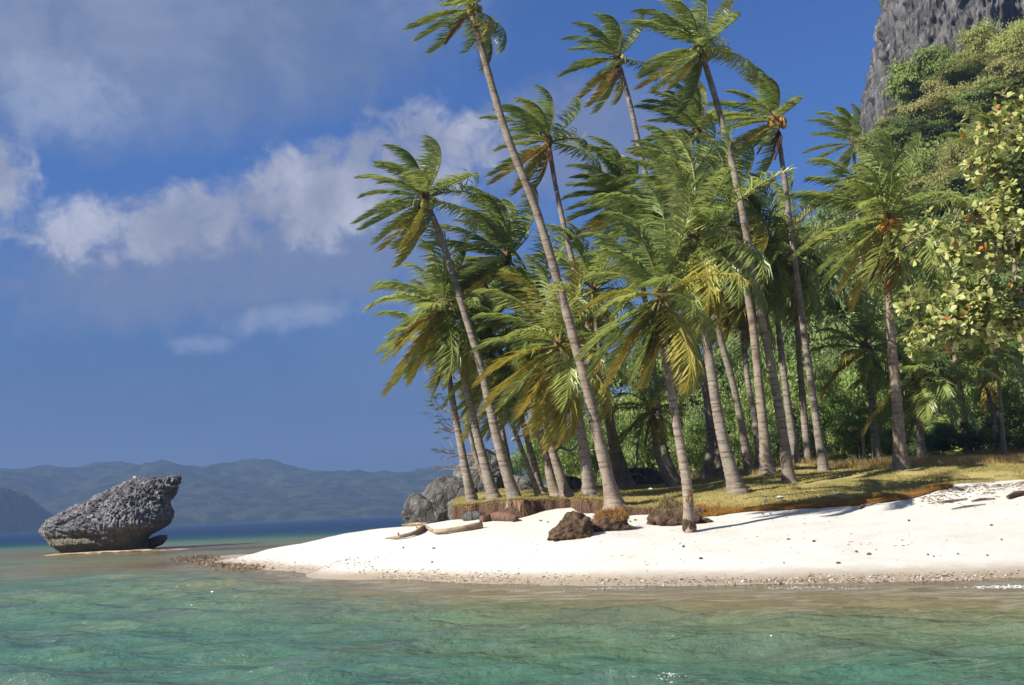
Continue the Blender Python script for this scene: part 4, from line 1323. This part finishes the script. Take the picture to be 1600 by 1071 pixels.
# trees in rows up the slope: pixel of each crown top, distance, height
kk = 0
for rowname, d0, h0, mats, tops in [
    ('on the skyline in front of the cliff', 132, 12, ('hill_leaf', 'hill_leaf', 'hill_leaf_olive'), [(1352, 232), (1392, 205), (1425, 150), (1452, 92), (1492, 70), (1524, 40), (1554, 22), (1600, -6)]),
    ('in the row under the skyline', 122, 12, ('hill_leaf_olive', 'hill_leaf', 'hill_leaf_dark'), [(1372, 262), (1412, 236), (1446, 190), (1478, 152), (1512, 140), (1548, 112), (1584, 82), (1620, 60)]),
    ('in the mid slope row', 112, 12, ('hill_leaf_olive', 'hill_leaf_dark', 'hill_leaf_olive', 'hill_leaf'), [(1258, 296), (1296, 300), (1390, 300), (1424, 276), (1460, 252), (1496, 228), (1534, 208), (1572, 176), (1610, 160)]),
    ('in the low slope row', 98, 12, ('hill_leaf_dark', 'hill_leaf', 'hill_leaf_dark'), [(1235, 335), (1285, 352), (1330, 350), (1410, 352), (1452, 336), (1496, 322), (1540, 300), (1585, 270), (1625, 250)]),
    ('in the row at the slope foot', 84, 12, ('hill_leaf_dark', 'hill_leaf_dark', 'hill_leaf'), [(1195, 430), (1250, 415), (1305, 412), (1360, 425), (1420, 420), (1475, 415), (1530, 395), (1585, 380)]),
    ('in the row behind the palms', 70, 10, ('hill_leaf_dark', 'hill_leaf_dark', 'bush_leaf'), [(905, 610), (955, 575), (1010, 560), (1065, 545), (1125, 520), (1185, 500), (1245, 495), (1305, 500), (1370, 510), (1435, 505), (1500, 500), (1565, 490), (1625, 480)]),
]:
    for j, (px, py) in enumerate(tops):
        p = at(px, py, d0 + (j * 37 % 13) - 6)
        py_h = (j * 53 % 5 - 2) * 1.5
        g = float(bank_z(p[0], p[1])) if p[1] > 66 else float(bank_z(p[0], p[1]))
        h = max(p[2] - g + py_h, 5.0)
        w = min(max(h * .5, 5.0), 6.4) * (.85 if d0 < 80 else 1.25)
        m = mats[j % len(mats)]
        tone = {'hill_leaf': 'green', 'hill_leaf_olive': 'olive green', 'hill_leaf_dark': 'dark green', 'bush_leaf': 'fresh green'}[m]
        tree((p[0], p[1], g - .2), h / 1.0, w, m, f'{tone} broad-leaved tree, {ORD[j]} from the left {rowname}', 'forest trees on the hill', kk)
        kk += 1

# undergrowth that closes the slope between the crowns
rh = np.random.default_rng(31)
n = 110000
x = rh.uniform(4, 78, n); y = rh.uniform(66, 152, n)
cl = fbm(P2(x, y, .28, 3), 3)
zz = np.interp(x, hx, np.arange(len(hx))); yy = np.interp(y, hy, np.arange(len(hy)))
a0, b0 = np.minimum(zz.astype(int), len(hx) - 2), np.minimum(yy.astype(int), len(hy) - 2); fx, fy = zz - a0, yy - b0
z = HZ[b0, a0] * (1 - fx) * (1 - fy) + HZ[b0, a0 + 1] * fx * (1 - fy) + HZ[b0 + 1, a0] * (1 - fx) * fy + HZ[b0 + 1, a0 + 1] * fx * fy
z = z + rh.random(n) ** .6 * (2.2 + 4.0 * np.clip(cl + .3, 0, 1))
nr_ = rh.normal(0, .6, (n, 3)) + np.array([-.15, -.35, .6]); nr_ /= np.linalg.norm(nr_, axis=1)[:, None]
t_ = np.cross(nr_, rh.normal(size=(n, 3))); t_ /= np.linalg.norm(t_, axis=1)[:, None]; u_ = np.cross(nr_, t_)
sz = rh.uniform(.12, .30, n)[:, None]; Pn = np.stack([x, y, z], -1)
V = np.stack([Pn - t_ * sz, Pn + u_ * sz * .45, Pn + t_ * sz, Pn - u_ * sz * .45], 1).reshape(-1, 3)
i4 = np.arange(n)[:, None] * 4
tag(link('hill_undergrowth', mesh_np('hill_undergrowth', V, i4 + [[0, 1, 2, 3]], None, False, M['hill_leaf'])), 'green undergrowth covering the slope between the trees', None, None, 'stuff')

# shrubs along the back of the lawn: pixel of the top, distance, width (m), tone
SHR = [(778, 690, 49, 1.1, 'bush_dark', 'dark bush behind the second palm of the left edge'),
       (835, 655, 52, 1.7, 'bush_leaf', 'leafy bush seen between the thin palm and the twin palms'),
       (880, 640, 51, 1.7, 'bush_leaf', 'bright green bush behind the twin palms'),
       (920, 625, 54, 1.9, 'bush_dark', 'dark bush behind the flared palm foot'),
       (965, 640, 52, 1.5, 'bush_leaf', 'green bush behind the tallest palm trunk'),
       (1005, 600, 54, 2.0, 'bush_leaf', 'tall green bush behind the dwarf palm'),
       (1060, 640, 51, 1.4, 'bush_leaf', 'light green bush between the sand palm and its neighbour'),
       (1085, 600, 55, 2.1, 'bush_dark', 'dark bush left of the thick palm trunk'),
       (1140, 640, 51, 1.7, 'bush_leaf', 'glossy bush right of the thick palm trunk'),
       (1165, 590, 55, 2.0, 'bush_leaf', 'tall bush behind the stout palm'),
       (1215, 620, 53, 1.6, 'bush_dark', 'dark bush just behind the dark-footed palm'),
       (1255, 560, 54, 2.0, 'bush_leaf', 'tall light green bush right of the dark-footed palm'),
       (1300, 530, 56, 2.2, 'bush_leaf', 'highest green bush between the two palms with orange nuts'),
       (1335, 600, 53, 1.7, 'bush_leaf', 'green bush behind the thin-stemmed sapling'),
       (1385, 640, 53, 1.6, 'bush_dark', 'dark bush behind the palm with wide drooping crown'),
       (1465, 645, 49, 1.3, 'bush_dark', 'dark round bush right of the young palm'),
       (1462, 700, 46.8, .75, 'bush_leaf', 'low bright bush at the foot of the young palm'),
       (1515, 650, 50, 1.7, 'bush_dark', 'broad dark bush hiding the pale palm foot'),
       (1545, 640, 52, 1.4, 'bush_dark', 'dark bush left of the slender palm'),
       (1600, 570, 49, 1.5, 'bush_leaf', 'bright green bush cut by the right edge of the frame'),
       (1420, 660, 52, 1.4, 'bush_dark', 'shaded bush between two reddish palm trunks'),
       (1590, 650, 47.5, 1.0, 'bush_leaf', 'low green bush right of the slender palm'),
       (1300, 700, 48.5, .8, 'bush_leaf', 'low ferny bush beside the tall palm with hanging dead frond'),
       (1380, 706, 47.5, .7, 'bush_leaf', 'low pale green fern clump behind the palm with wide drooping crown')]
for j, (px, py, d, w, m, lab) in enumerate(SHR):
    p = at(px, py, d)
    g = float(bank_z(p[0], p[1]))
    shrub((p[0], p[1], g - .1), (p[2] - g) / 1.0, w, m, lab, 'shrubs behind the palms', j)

# sapling with thin pale stem
pts = [(1351, 726), (1349, 690), (1346, 665)]
W = np.array([at(px, py, 46.5) for px, py in pts]); g0 = W[0].copy(); g0[2] = float(bank_z(W[0, 0], W[0, 1])) - .05
root = thing('sapling', 'thin sapling with pale stem and light green leaves among the palms', 'tree', g0)
b = Buf(); tube(b, spline(np.vstack([[0, 0, 0], W[1:] - g0]), 10), np.linspace(.07, .04, 10), 7); link('trunk', b.mesh('trunk', True, M['branch_pale']), root)
V, F = leaf_cloud(5, [((W[2] - g0) + np.array(o), (.5, .4, .25)) for o in ((.1, 0, .1), (-.5, 0, .0), (.6, 0, .2), (.1, 0, .5))], 700, .09)
c = link('crown', mesh_np('crown', V, None, F, False, M['bush_leaf']), root)


# ------------------------------------------------------------------ bare leaning tree by the outcrop
def branchy(root, P0, dirv, L, r, depth, rr, twigs, bend=.25):
    n = 7
    P = [np.array(P0, float)]; d = np.array(dirv, float)
    for k in range(n - 1):
        d = d + rr.normal(0, bend * .35, 3) + np.array([-.06, 0, .02]); d /= np.linalg.norm(d)
        P.append(P[-1] + d * L / n)
    P = np.array(P)
    b = Buf(); tube(b, P, np.linspace(r, r * .5, n), 6 if depth > 1 else 4)
    if depth >= 2:
        link('branch', b.mesh('branch', True, M['branch']), root)
    else:
        twigs.append(b)
    ends = [P[-1]]
    if depth > 0:
        for k in range(3 if depth > 1 else 4):
            j = rr.integers(2, n)
            dv = d * .6 + rr.normal(0, .6, 3) * np.array([1, .7, .8]) + np.array([-.25, 0, .1]); dv /= np.linalg.norm(dv)
            ends += branchy(root, P[j], dv, L * rr.uniform(.5, .7), r * .5, depth - 1, rr, twigs, bend)
    return ends


W = np.array([at(*q) for q in [(770, 782, 45), (755, 745, 45), (744, 715, 45), (735, 680, 45), (728, 650, 45), (724, 615, 45)]])
g0 = W[0].copy(); g0[2] = float(bank_z(W[0, 0], W[0, 1])) - .1
root = thing('bare_tree', 'crooked half bare tree with fine twigs reaching over the outcrop', 'tree', g0)
b = Buf(); S = spline(np.vstack([[0, 0, 0], W[1:] - g0]), 24); tube(b, S, np.linspace(.13, .05, 24), 9)
link('trunk', b.mesh('trunk', True, M['branch']), root)
rr = np.random.default_rng(21); tw = []; ends = []
for j, dv, L in [(9, (-.8, 0, .25), 1.5), (13, (-1, -.1, .15), 1.5), (17, (-.8, .1, .35), 1.3), (20, (.7, 0, .4), 1.1), (23, (-.35, 0, .8), 1.1), (6, (-.8, 0, -.15), 1.3), (15, (.8, .1, .3), 1.0)]:
    ends += branchy(root, S[j], np.array(dv) / np.linalg.norm(dv), L, .045, 2, rr, tw)
bb = Buf()
for q in tw:
    bb.add(q.V[0], q.Q[0] if q.Q else None, q.T[0] if q.T else None)
tag(link('twigs', bb.mesh('twigs', True, M['branch']), root), kind='stuff')
E = np.array([e for e in ends if e[2] > 1.6])
V, F = leaf_cloud(8, [(e, (.26, .2, .10)) for e in E[::2]], 2600, .032, shell=.1)
tag(link('leaves', mesh_np('leaves', V, None, F, False, M['bush_dark']), root), kind='stuff')

# dead pale branches among the shrubs
for j, (pp, d, lab) in enumerate([([(800, 688), (815, 680), (835, 684), (850, 672), (868, 668)], 47, 'pale dead branch lying against the bush behind the thin palm'),
                                  ([(858, 712), (875, 700), (892, 704), (908, 690)], 46.5, 'crooked white dead branch left of the flared palm'),
                                  ([(975, 765), (985, 745), (1000, 742), (1015, 755)], 45.6, 'arched grey root of a fallen tree behind the tallest palm'),
                                  ([(990, 765), (996, 700), (1000, 660), (992, 640)], 49, 'upright dead stem left of the dwarf palm')]):
    W = np.array([at(px, py, d) for px, py in pp]); g0 = W[0].copy()
    root = thing('dead_branch', lab, 'branch', g0)
    b = Buf(); S = spline(W - g0, 16); tube(b, S, np.linspace(.07, .03, 16), 7); link('stem', b.mesh('stem', True, M['branch_pale' if j < 2 else 'branch']), root)
    rr = np.random.default_rng(50 + j)
    for k in range(3):
        q = S[4 + 4 * k]; dv = rr.normal(0, 1, 3) * [1, .4, 1]; dv /= np.linalg.norm(dv)
        b = Buf(); tube(b, q + np.outer(np.linspace(0, .6, 5), dv), np.linspace(.03, .01, 5), 5); link('twig', b.mesh('twig', True, M['branch_pale' if j < 2 else 'branch']), root)


# ------------------------------------------------------------------ sea almond tree at right
def almond():
    D = 30.0
    B0 = at(1712, 760, D); B0[2] = float(sand_z(B0[0], B0[1])) - .15
    root = thing('almond_tree', 'sea almond tree reaching in from the right with big pale yellow-green leaves', 'tree', B0)
    tp = np.array([at(*q) for q in [(1712, 760, D), (1706, 620, D), (1690, 480, D), (1680, 340, D), (1690, 200, D), (1700, 60, D)]]) - B0
    tp[0] = (0, 0, 0)
    b = Buf(); TS = spline(tp, 40); tube(b, TS, np.linspace(.27, .08, 40), 12); link('trunk', b.mesh('trunk', True, M['branch']), root)
    rr = np.random.default_rng(3)
    tips = []
    limbs = [[(1688, 470), (1640, 470), (1570, 480), (1500, 492), (1430, 505)], [(1684, 380), (1630, 330), (1560, 340), (1510, 345), (1450, 365), (1415, 385)], [(1684, 380), (1620, 400), (1545, 385), (1480, 395)],
             [(1682, 300), (1640, 250), (1590, 215), (1545, 195)], [(1688, 470), (1630, 510), (1560, 520), (1490, 515), (1440, 535)], [(1682, 320), (1640, 300), (1580, 285), (1535, 262)],
             [(1690, 520), (1640, 480), (1590, 455), (1540, 450), (1480, 462)], [(1690, 520), (1640, 500), (1570, 500), (1510, 508), (1450, 520)], [(1690, 520), (1640, 515), (1590, 505), (1540, 478), (1490, 478), (1425, 482)], [(1684, 380), (1620, 360), (1570, 370), (1530, 400)], [(1690, 200), (1650, 170), (1610, 165), (1575, 180)], [(1690, 400), (1740, 350), (1800, 340)], [(1690, 250), (1730, 200), (1790, 190)], [(1684, 340), (1640, 335), (1590, 320), (1545, 330)]]
    for lb in limbs:
        d0 = D; dy = rr.uniform(-1.3, 1.3)
        Pw = np.array([at(px, py, d0 + dy * k / (len(lb) - 1)) for k, (px, py) in enumerate(lb)]) - B0
        S = spline(Pw, 26)
        b = Buf(); tube(b, S, np.linspace(.06, .014, 26), 7); link('branch', b.mesh('branch', True, M['branch_pale']), root)
        for j in range(8, 26, 1):
            q = S[j]
            for h in range(4):
                dv = rr.normal(0, 1, 3) * np.array([.7, .8, .62]) + np.array([-.25, 0, .18]); dv /= np.linalg.norm(dv)
                L = rr.uniform(.1, .62)
                tips.append((q + dv * L, dv))
                if h == 0 and j % 2 == 0:
                    b = Buf(); tube(b, [q, q + dv * L * .5 + [0, 0, .03], q + dv * L], [.014, .01, .007], 5, False); link('twig', b.mesh('twig', True, M['branch_pale']), root)
    # one obovate, folded, slightly cupped leaf
    prof = [(0, .0), (.12, .05), (.35, .16), (.6, .27), (.8, .28), (.94, .16), (1.0, .0)]
    V = []; Q = []; Tt = []
    for t, w in prof:
        z = -.18 * t * t
        V += [(-w, t, z + w * .35), (0, t, z), (w, t, z + w * .35)]
    for k in range(len(prof) - 1):
        a = k * 3
        Q += [[a, a + 1, a + 4, a + 3], [a + 1, a + 2, a + 5, a + 4]]
    leaf_V = np.array(V); leaf_Q = np.array(Q)
    lm = mesh_np('leaf', leaf_V, leaf_Q, None, True, M['almond'])
    inst = []
    for q, dv in tips:
        for k in range(rr.integers(5, 9)):
            a = k * 1.1 + rr.uniform(0, .6)
            ref = np.array([0, 0, 1.0]); s = np.cross(dv, ref); s /= np.linalg.norm(s) + 1e-9; u = np.cross(s, dv)
            y = dv * .55 + (s * math.cos(a) + u * math.sin(a)) * .85 + rr.normal(0, .12, 3) + np.array([0, 0, .12]); y /= np.linalg.norm(y)
            nrm = dv * .6 + np.array([-.15, -.15, .75]) + rr.normal(0, .25, 3)
            x = np.cross(y, nrm); x /= np.linalg.norm(x); z = np.cross(x, y)
            inst.append((q, np.stack([x, y, z], 1), rr.uniform(.15, .28), rr.random()))
    # the leaves that show largest: nearest, and within the frame
    def key(e):
        w = e[0] + B0
        return (0 if (w[0] < 13.3) else 1, w[1] - 3 * e[2])
    inst.sort(key=key)
    order = inst[:300]
    rest = inst[300:]
    for q, Rm, s, u in order:
        M4 = Matrix([[Rm[r0, 0] * s, Rm[r0, 1] * s, Rm[r0, 2] * s, q[r0]] for r0 in range(3)] + [[0, 0, 0, 1]])
        o = bpy.data.objects.new('leaf', lm); COL.objects.link(o); o.parent = root; o.matrix_local = M4
        if u > .972: set_mat(o, M['almond_red'])
        elif u > .72: set_mat(o, M['almond_pale'])
        elif u < .22: set_mat(o, M['almond_green'])
    for nm, lo, hi in (('almond', .22, .72), ('almond_pale', .72, .972), ('almond_green', 0, .22), ('almond_red', .972, 1.01)):
        b = Buf()
        for q, Rm, s, u in rest:
            if lo <= u < hi: b.add((leaf_V * s) @ Rm.T + q, leaf_Q)
        if b.n: tag(link('leaves', b.mesh('leaves', True, M[nm]), root), kind='stuff')


almond()

# ------------------------------------------------------------------ grass
rg = np.random.default_rng(77)


def scatter_bank(n, x0, x1, v0, v1, power=1.0):
    x = rg.uniform(x0, x1, n); v = v0 + (v1 - v0) * rg.random(n) ** power
    y = edge_y(x) + v
    return x, y, turf_z(x, y) + 0.02


def blades(name, label, mat, x, y, z, L, w, lean, wind=-.25, down=0.0):
    n = len(x)
    D = np.stack([rg.normal(wind, lean, n), rg.normal(0, lean, n), np.full(n, 1.0 - 2 * down)], -1)
    D /= np.linalg.norm(D, axis=1)[:, None]
    b = Buf(); strands(b, np.stack([x, y, z - .02], -1), D, L, w)
    tag(link(name, b.mesh(name, False, M[mat])), label, None, None, 'stuff')


x, y, z = scatter_bank(110000, -2.4, 20, .05, 15, 1.5)
k = fbm(P2(x, y, .7, 2), 3) > -.25
x, y, z = x[k], y[k], z[k]
n = len(x)
blades('lawn_grass', 'short olive lawn grass on the bank', 'blade', x, y, z, rg.uniform(.03, .09, n), rg.uniform(.012, .03, n), .5)
x = rg.uniform(5.5, 24, 60000); y = rg.uniform(39, 50, 60000)
k = (y > 48 - (x - 4) * .75) | (fbm(P2(x, y, .6, 6), 2) > .33); x, y = x[k], y[k]; n = len(x)
blades('tall_dry_grass', 'taller golden dry grass towards the right back of the lawn', 'blade_dry', x, y, bank_z(x, y), rg.uniform(.10, .38, n), rg.uniform(.012, .026, n), .28)
x = rg.uniform(5.0, 12.6, 26000); v = np.abs(rg.normal(0, .21, 26000)) * (.5 + 1.1 * (fbm(P2(x, 0 * x, .9, 2), 2) + .5)); y = edge_y(x) + v - .12
blades('rusty_grass', 'rust orange creeping grass along the lower edge of the bank', 'blade_rust', x, y, np.maximum(turf_z(x, y), sand_z(x, y)), rg.uniform(.04, .13, 26000), rg.uniform(.014, .03, 26000), .6)
x = rg.uniform(15.5, 18.0, 2500); y = 31.0 + (x - 15.5) * .1 + rg.normal(0, .22, 2500)
blades('dry_weed_patch', 'rusty weed patch on the sand at the right edge', 'blade_rust', x, y, sand_z(x, y) + .01, rg.uniform(.05, .14, 2500), rg.uniform(.014, .03, 2500), .8)
# fringe of roots and grass hanging over the eroded edge
n = 16000
x = rg.uniform(-2.4, 5.4, n); ey = edge_y(x)
t = rg.random(n)
zt = bank_z(x, ey + .25); zl = sand_z(x, ey)
zz = zl + (zt - zl) * t
D = np.stack([rg.normal(-.05, .3, n), -.35 - rg.random(n) * .3, np.full(n, -1.0)], -1); D /= np.linalg.norm(D, axis=1)[:, None]
b = Buf(); strands(b, np.stack([x, ey - .02 + .14 * rg.random(n), zz], -1), D, rg.uniform(.08, .30, n) * np.clip((zz - zl) / .15, .3, 1), rg.uniform(.010, .028, n))
tag(link('hanging_roots', b.mesh('hanging_roots', False, M['root'])), 'brown roots hanging down the eroded edge of the bank', None, None, 'stuff')
n = 9000
x = rg.uniform(-2.4, 5.2, n); ey = edge_y(x)
D = np.stack([rg.normal(-.1, .35, n), -.7 - rg.random(n) * .4, rg.normal(-.25, .35, n)], -1); D /= np.linalg.norm(D, axis=1)[:, None]
b = Buf(); strands(b, np.stack([x, ey + .02 + .10 * rg.random(n), turf_z(x, ey + .1) - .03], -1), D, rg.uniform(.06, .18, n), rg.uniform(.012, .026, n))
tag(link('overhanging_grass', b.mesh('overhanging_grass', False, M['blade_dry'])), 'dry grass hanging over the lip of the bank', None, None, 'stuff')

# ------------------------------------------------------------------ strand line, pebbles and debris
def pebbles(name, label, n, xs_, zband, size, mats, seed):
    r = np.random.default_rng(seed)
    V, F = ICO[1]
    for mat, frac in mats:
        b = Buf(); m = int(n * frac)
        i = r.random(m)
        sx = np.interp(i, np.linspace(0, 1, len(SHORE)), SHORE[:, 0]); sy = np.interp(i, np.linspace(0, 1, len(SHORE)), SHORE[:, 1])
        v = zband[0] + (zband[1] - zband[0]) * r.beta(1.6, 2.2, m)
        X_ = sx + r.normal(0, .3, m); Y_ = sy + v
        Z_ = sand_z(X_, Y_)
        s = r.uniform(size[0], size[1], m) * np.where(r.random(m) > .93, 1.8, 1)
        sc = np.stack([s * r.uniform(.8, 1.5, m), s * r.uniform(.7, 1.1, m), s * r.uniform(.4, .8, m)], -1)
        VV_ = V[None] * sc[:, None] * (1 + .25 * r.normal(size=(m, len(V), 1))) + np.stack([X_, Y_, Z_ + s * .2], -1)[:, None]
        b.add(VV_.reshape(-1, 3), None, (np.arange(m)[:, None, None] * len(V) + F[None]).reshape(-1, 3))
        tag(link(name, b.mesh(name, False, M[mat])), label.replace('*', {'debris': 'dark', 'rock': 'grey', 'wood': 'tan', 'shell': 'white'}[mat]), None, None, 'stuff')


pebbles('coral_rubble', '* coral rubble strewn along the water line', 3600, None, (-.05, 1.0), (.008, .022), (('debris', .16), ('rock', .20), ('wood', .42), ('shell', .22)), 4)

Vp, Fp = ICO[2]
deb = [(678, 858, 'a'), (675, 880, 'b'), (845, 815, 'c'), (856, 817, 'd'), (985, 816, 'e'), (993, 814, 'f'), (1017, 812, 'g'), (1192, 805, 'h'), (1204, 804, 'i'), (1232, 845, 'j'), (1272, 848, 'k'), (1338, 864, 'l'), (1358, 868, 'm'),
       (1420, 815, 'n'), (1372, 790, 'o'), (1440, 793, 'p'), (1466, 781, 'q'), (1549, 822, 'r'), (1565, 845, 's'), (1497, 868, 't'), (1450, 868, 'u'), (1459, 871, 'v'), (1543, 871, 'w'), (1012, 894, 'x'), (1310, 882, 'y'), (1068, 856, 'z'), (1225, 882, 'aa'), (1095, 874, 'bb'), (630, 858, 'cc'), (763, 815, 'dd')]
near = {678: 'upper of two dark bits on open sand below the driftwood branch', 675: 'lower of two dark bits on open sand below the driftwood branch', 845: 'tan husk in the notch of the turf bank', 856: 'dark bit beside the tan husk in the bank notch',
        985: 'larger dark stone right of the soil clod with orange grass', 993: 'smaller dark stone right of the soil clod with orange grass', 1017: 'dark stone halfway from soil clods to the palm on sand',
        1192: 'left of two dark bits just below the rusty grass', 1204: 'right of two dark bits just below the rusty grass', 1372: 'dark lump at the end of the dark thin branch'}
zone = ['open white sand midway between palm and water', 'upper beach below the wrack line at right', 'lower beach near the rubble line']
cnt = {}
debris_me = [mesh_np('beach_debris', Vp * (1 + .6 * fbm(Vp * 1.7 + s * 9, 2))[:, None] * np.array([1.3, .8, .6]), None, Fp, False, M['debris']) for s in range(5)]
for j, (px, py, _) in enumerate(deb):
    p = on_sand(px, py)
    if px in near: lab = near[px]
    else:
        zn = 1 if py < 830 else (2 if py > 866 else 0)
        cnt[zn] = cnt.get(zn, 0) + 1
        lab = f'small dark bit of debris, {ORD[cnt[zn] - 1]} counted on the {zone[zn]}'
    o = link('beach_debris', debris_me[j % 5], None, p + [0, 0, .02], (0, 0, j * 1.3), rg.uniform(.018, .045))
    tag(o, lab, 'debris', 'dark debris on the beach')
for px, py, lab in ((970, 788, 'white shell on the turf at the tallest palm foot'), (1219, 780, 'white shell on the lawn left of the small tussock'), (1196, 786, 'white shell low on the lawn near the rusty edge'), (1302, 779, 'white shell on the turf above the rusty grass'), (1017, 767, 'white shell far back on the lawn')):
    d = np.linspace(34, 48, 400); v = at(px, py, 1.0) - np.array([0, 0, CAMZ]); zz = CAMZ + v[2] * d
    dif = np.abs(zz - bank_z(v[0] * d, d)); i = int(np.argmin(dif))
    o = link('shell', debris_me[1], None, (v[0] * d[i], d[i], float(bank_z(v[0] * d[i], d[i])) + .05), (0, 0, px), .09)
    set_mat(o, M['shell']); tag(o, lab, 'shell', 'shells on the lawn')


# specks of shell and bark too small to pick apart
n = 900
x = rg.uniform(-6, 18, n); y = 24 + 10 * rg.random(n)
z = sand_z(x, y); kq = (z > .3) & (y < edge_y(x) - .3) & (fbm(P2(x, y, .5, 7), 2) > -.1)
x, y, z = x[kq], y[kq], z[kq]; n = len(x); sz = rg.uniform(.006, .02, n)
Vs, Fs = ICO[1]
b = Buf(); b.add((Vs[None] * np.stack([sz * rg.uniform(.8, 2.2, n), sz, sz * .5], -1)[:, None] * (1 + .3 * rg.normal(size=(n, len(Vs), 1))) + np.stack([x, y, z + .004], -1)[:, None]).reshape(-1, 3), None, (np.arange(n)[:, None, None] * len(Vs) + Fs[None]).reshape(-1, 3))
tag(link('sand_litter', b.mesh('sand_litter', False, M['debris'])), 'tiny dark specks of litter over the white sand', None, None, 'stuff')

# small wrack on the upper beach
n = 900
x = rg.uniform(11.2, 19, n); y = edge_y(x) - .25 - np.abs(rg.normal(0, .75, n))
D = np.stack([rg.normal(0, 1, n), rg.normal(0, .6, n), np.full(n, .08)], -1); D /= np.linalg.norm(D, axis=1)[:, None]
b = Buf(); strands(b, np.stack([x, y, sand_z(x, y) + .012], -1), D, rg.uniform(.04, .22, n), rg.uniform(.012, .03, n))
tag(link('dry_wrack', b.mesh('dry_wrack', False, M['root'])), 'dry seaweed and twigs along the upper beach at right', None, None, 'stuff')

# ------------------------------------------------------------------ foam
M['foam'] = mat_simple('foam', (0.50, 0.52, 0.52), (0.62, 0.64, 0.64), 8, .6)


def foam(name, label, C, n, spread, size, seed, mat='foam'):
    r = np.random.default_rng(seed); V, F = ICO[1]
    O = np.array(C)[r.integers(0, len(C), n)] + r.normal(0, 1, (n, 3)) * np.array(spread)
    s = r.uniform(size[0], size[1], n)
    q = V[None] * np.stack([s * r.uniform(1, 2.4, n), s, s * .35], -1)[:, None] + O[:, None]
    b = Buf(); b.add(q.reshape(-1, 3), None, (np.arange(n)[:, None, None] * len(V) + F[None]).reshape(-1, 3))
    tag(link(name, b.mesh(name, True, M[mat])), label, None, None, 'stuff')


foam('whitecap_foam', 'small white splash of a breaking wave close to the viewer', [at_z(1045 + k * 4, 1058 - k, .1) for k in range(-2, 3)], 110, (.05, .10, .02), (.005, .014), 1)
foam('shore_foam', 'thin white foam where ripples meet the right end of the beach', [at_z(px, 917, .02) for px in (1548, 1575, 1590, 1596, 1610)], 260, (.22, .12, .006), (.008, .022), 2)
foam('shore_foam', 'faint foam line below the middle of the beach', [at_z(px, 919 + (px % 7) * .3, .015) for px in (930, 955, 990, 1225, 1260, 1318)], 200, (.30, .12, .006), (.006, .016), 3)
foam('spit_rubble', 'brown weedy rubble round the tip of the sand spit', [at_z(px, 874 + (px - 330) * .16 + (px % 5), .04) for px in range(296, 372, 3)], 700, (.5, .45, .03), (.02, .07), 4, 'debris')
foam('spit_rubble', 'tan coral rubble round the tip of the sand spit', [at_z(px, 876 + (px - 330) * .16 + (px % 4), .05) for px in range(312, 400, 3)], 600, (.5, .4, .03), (.02, .06), 5, 'wood')
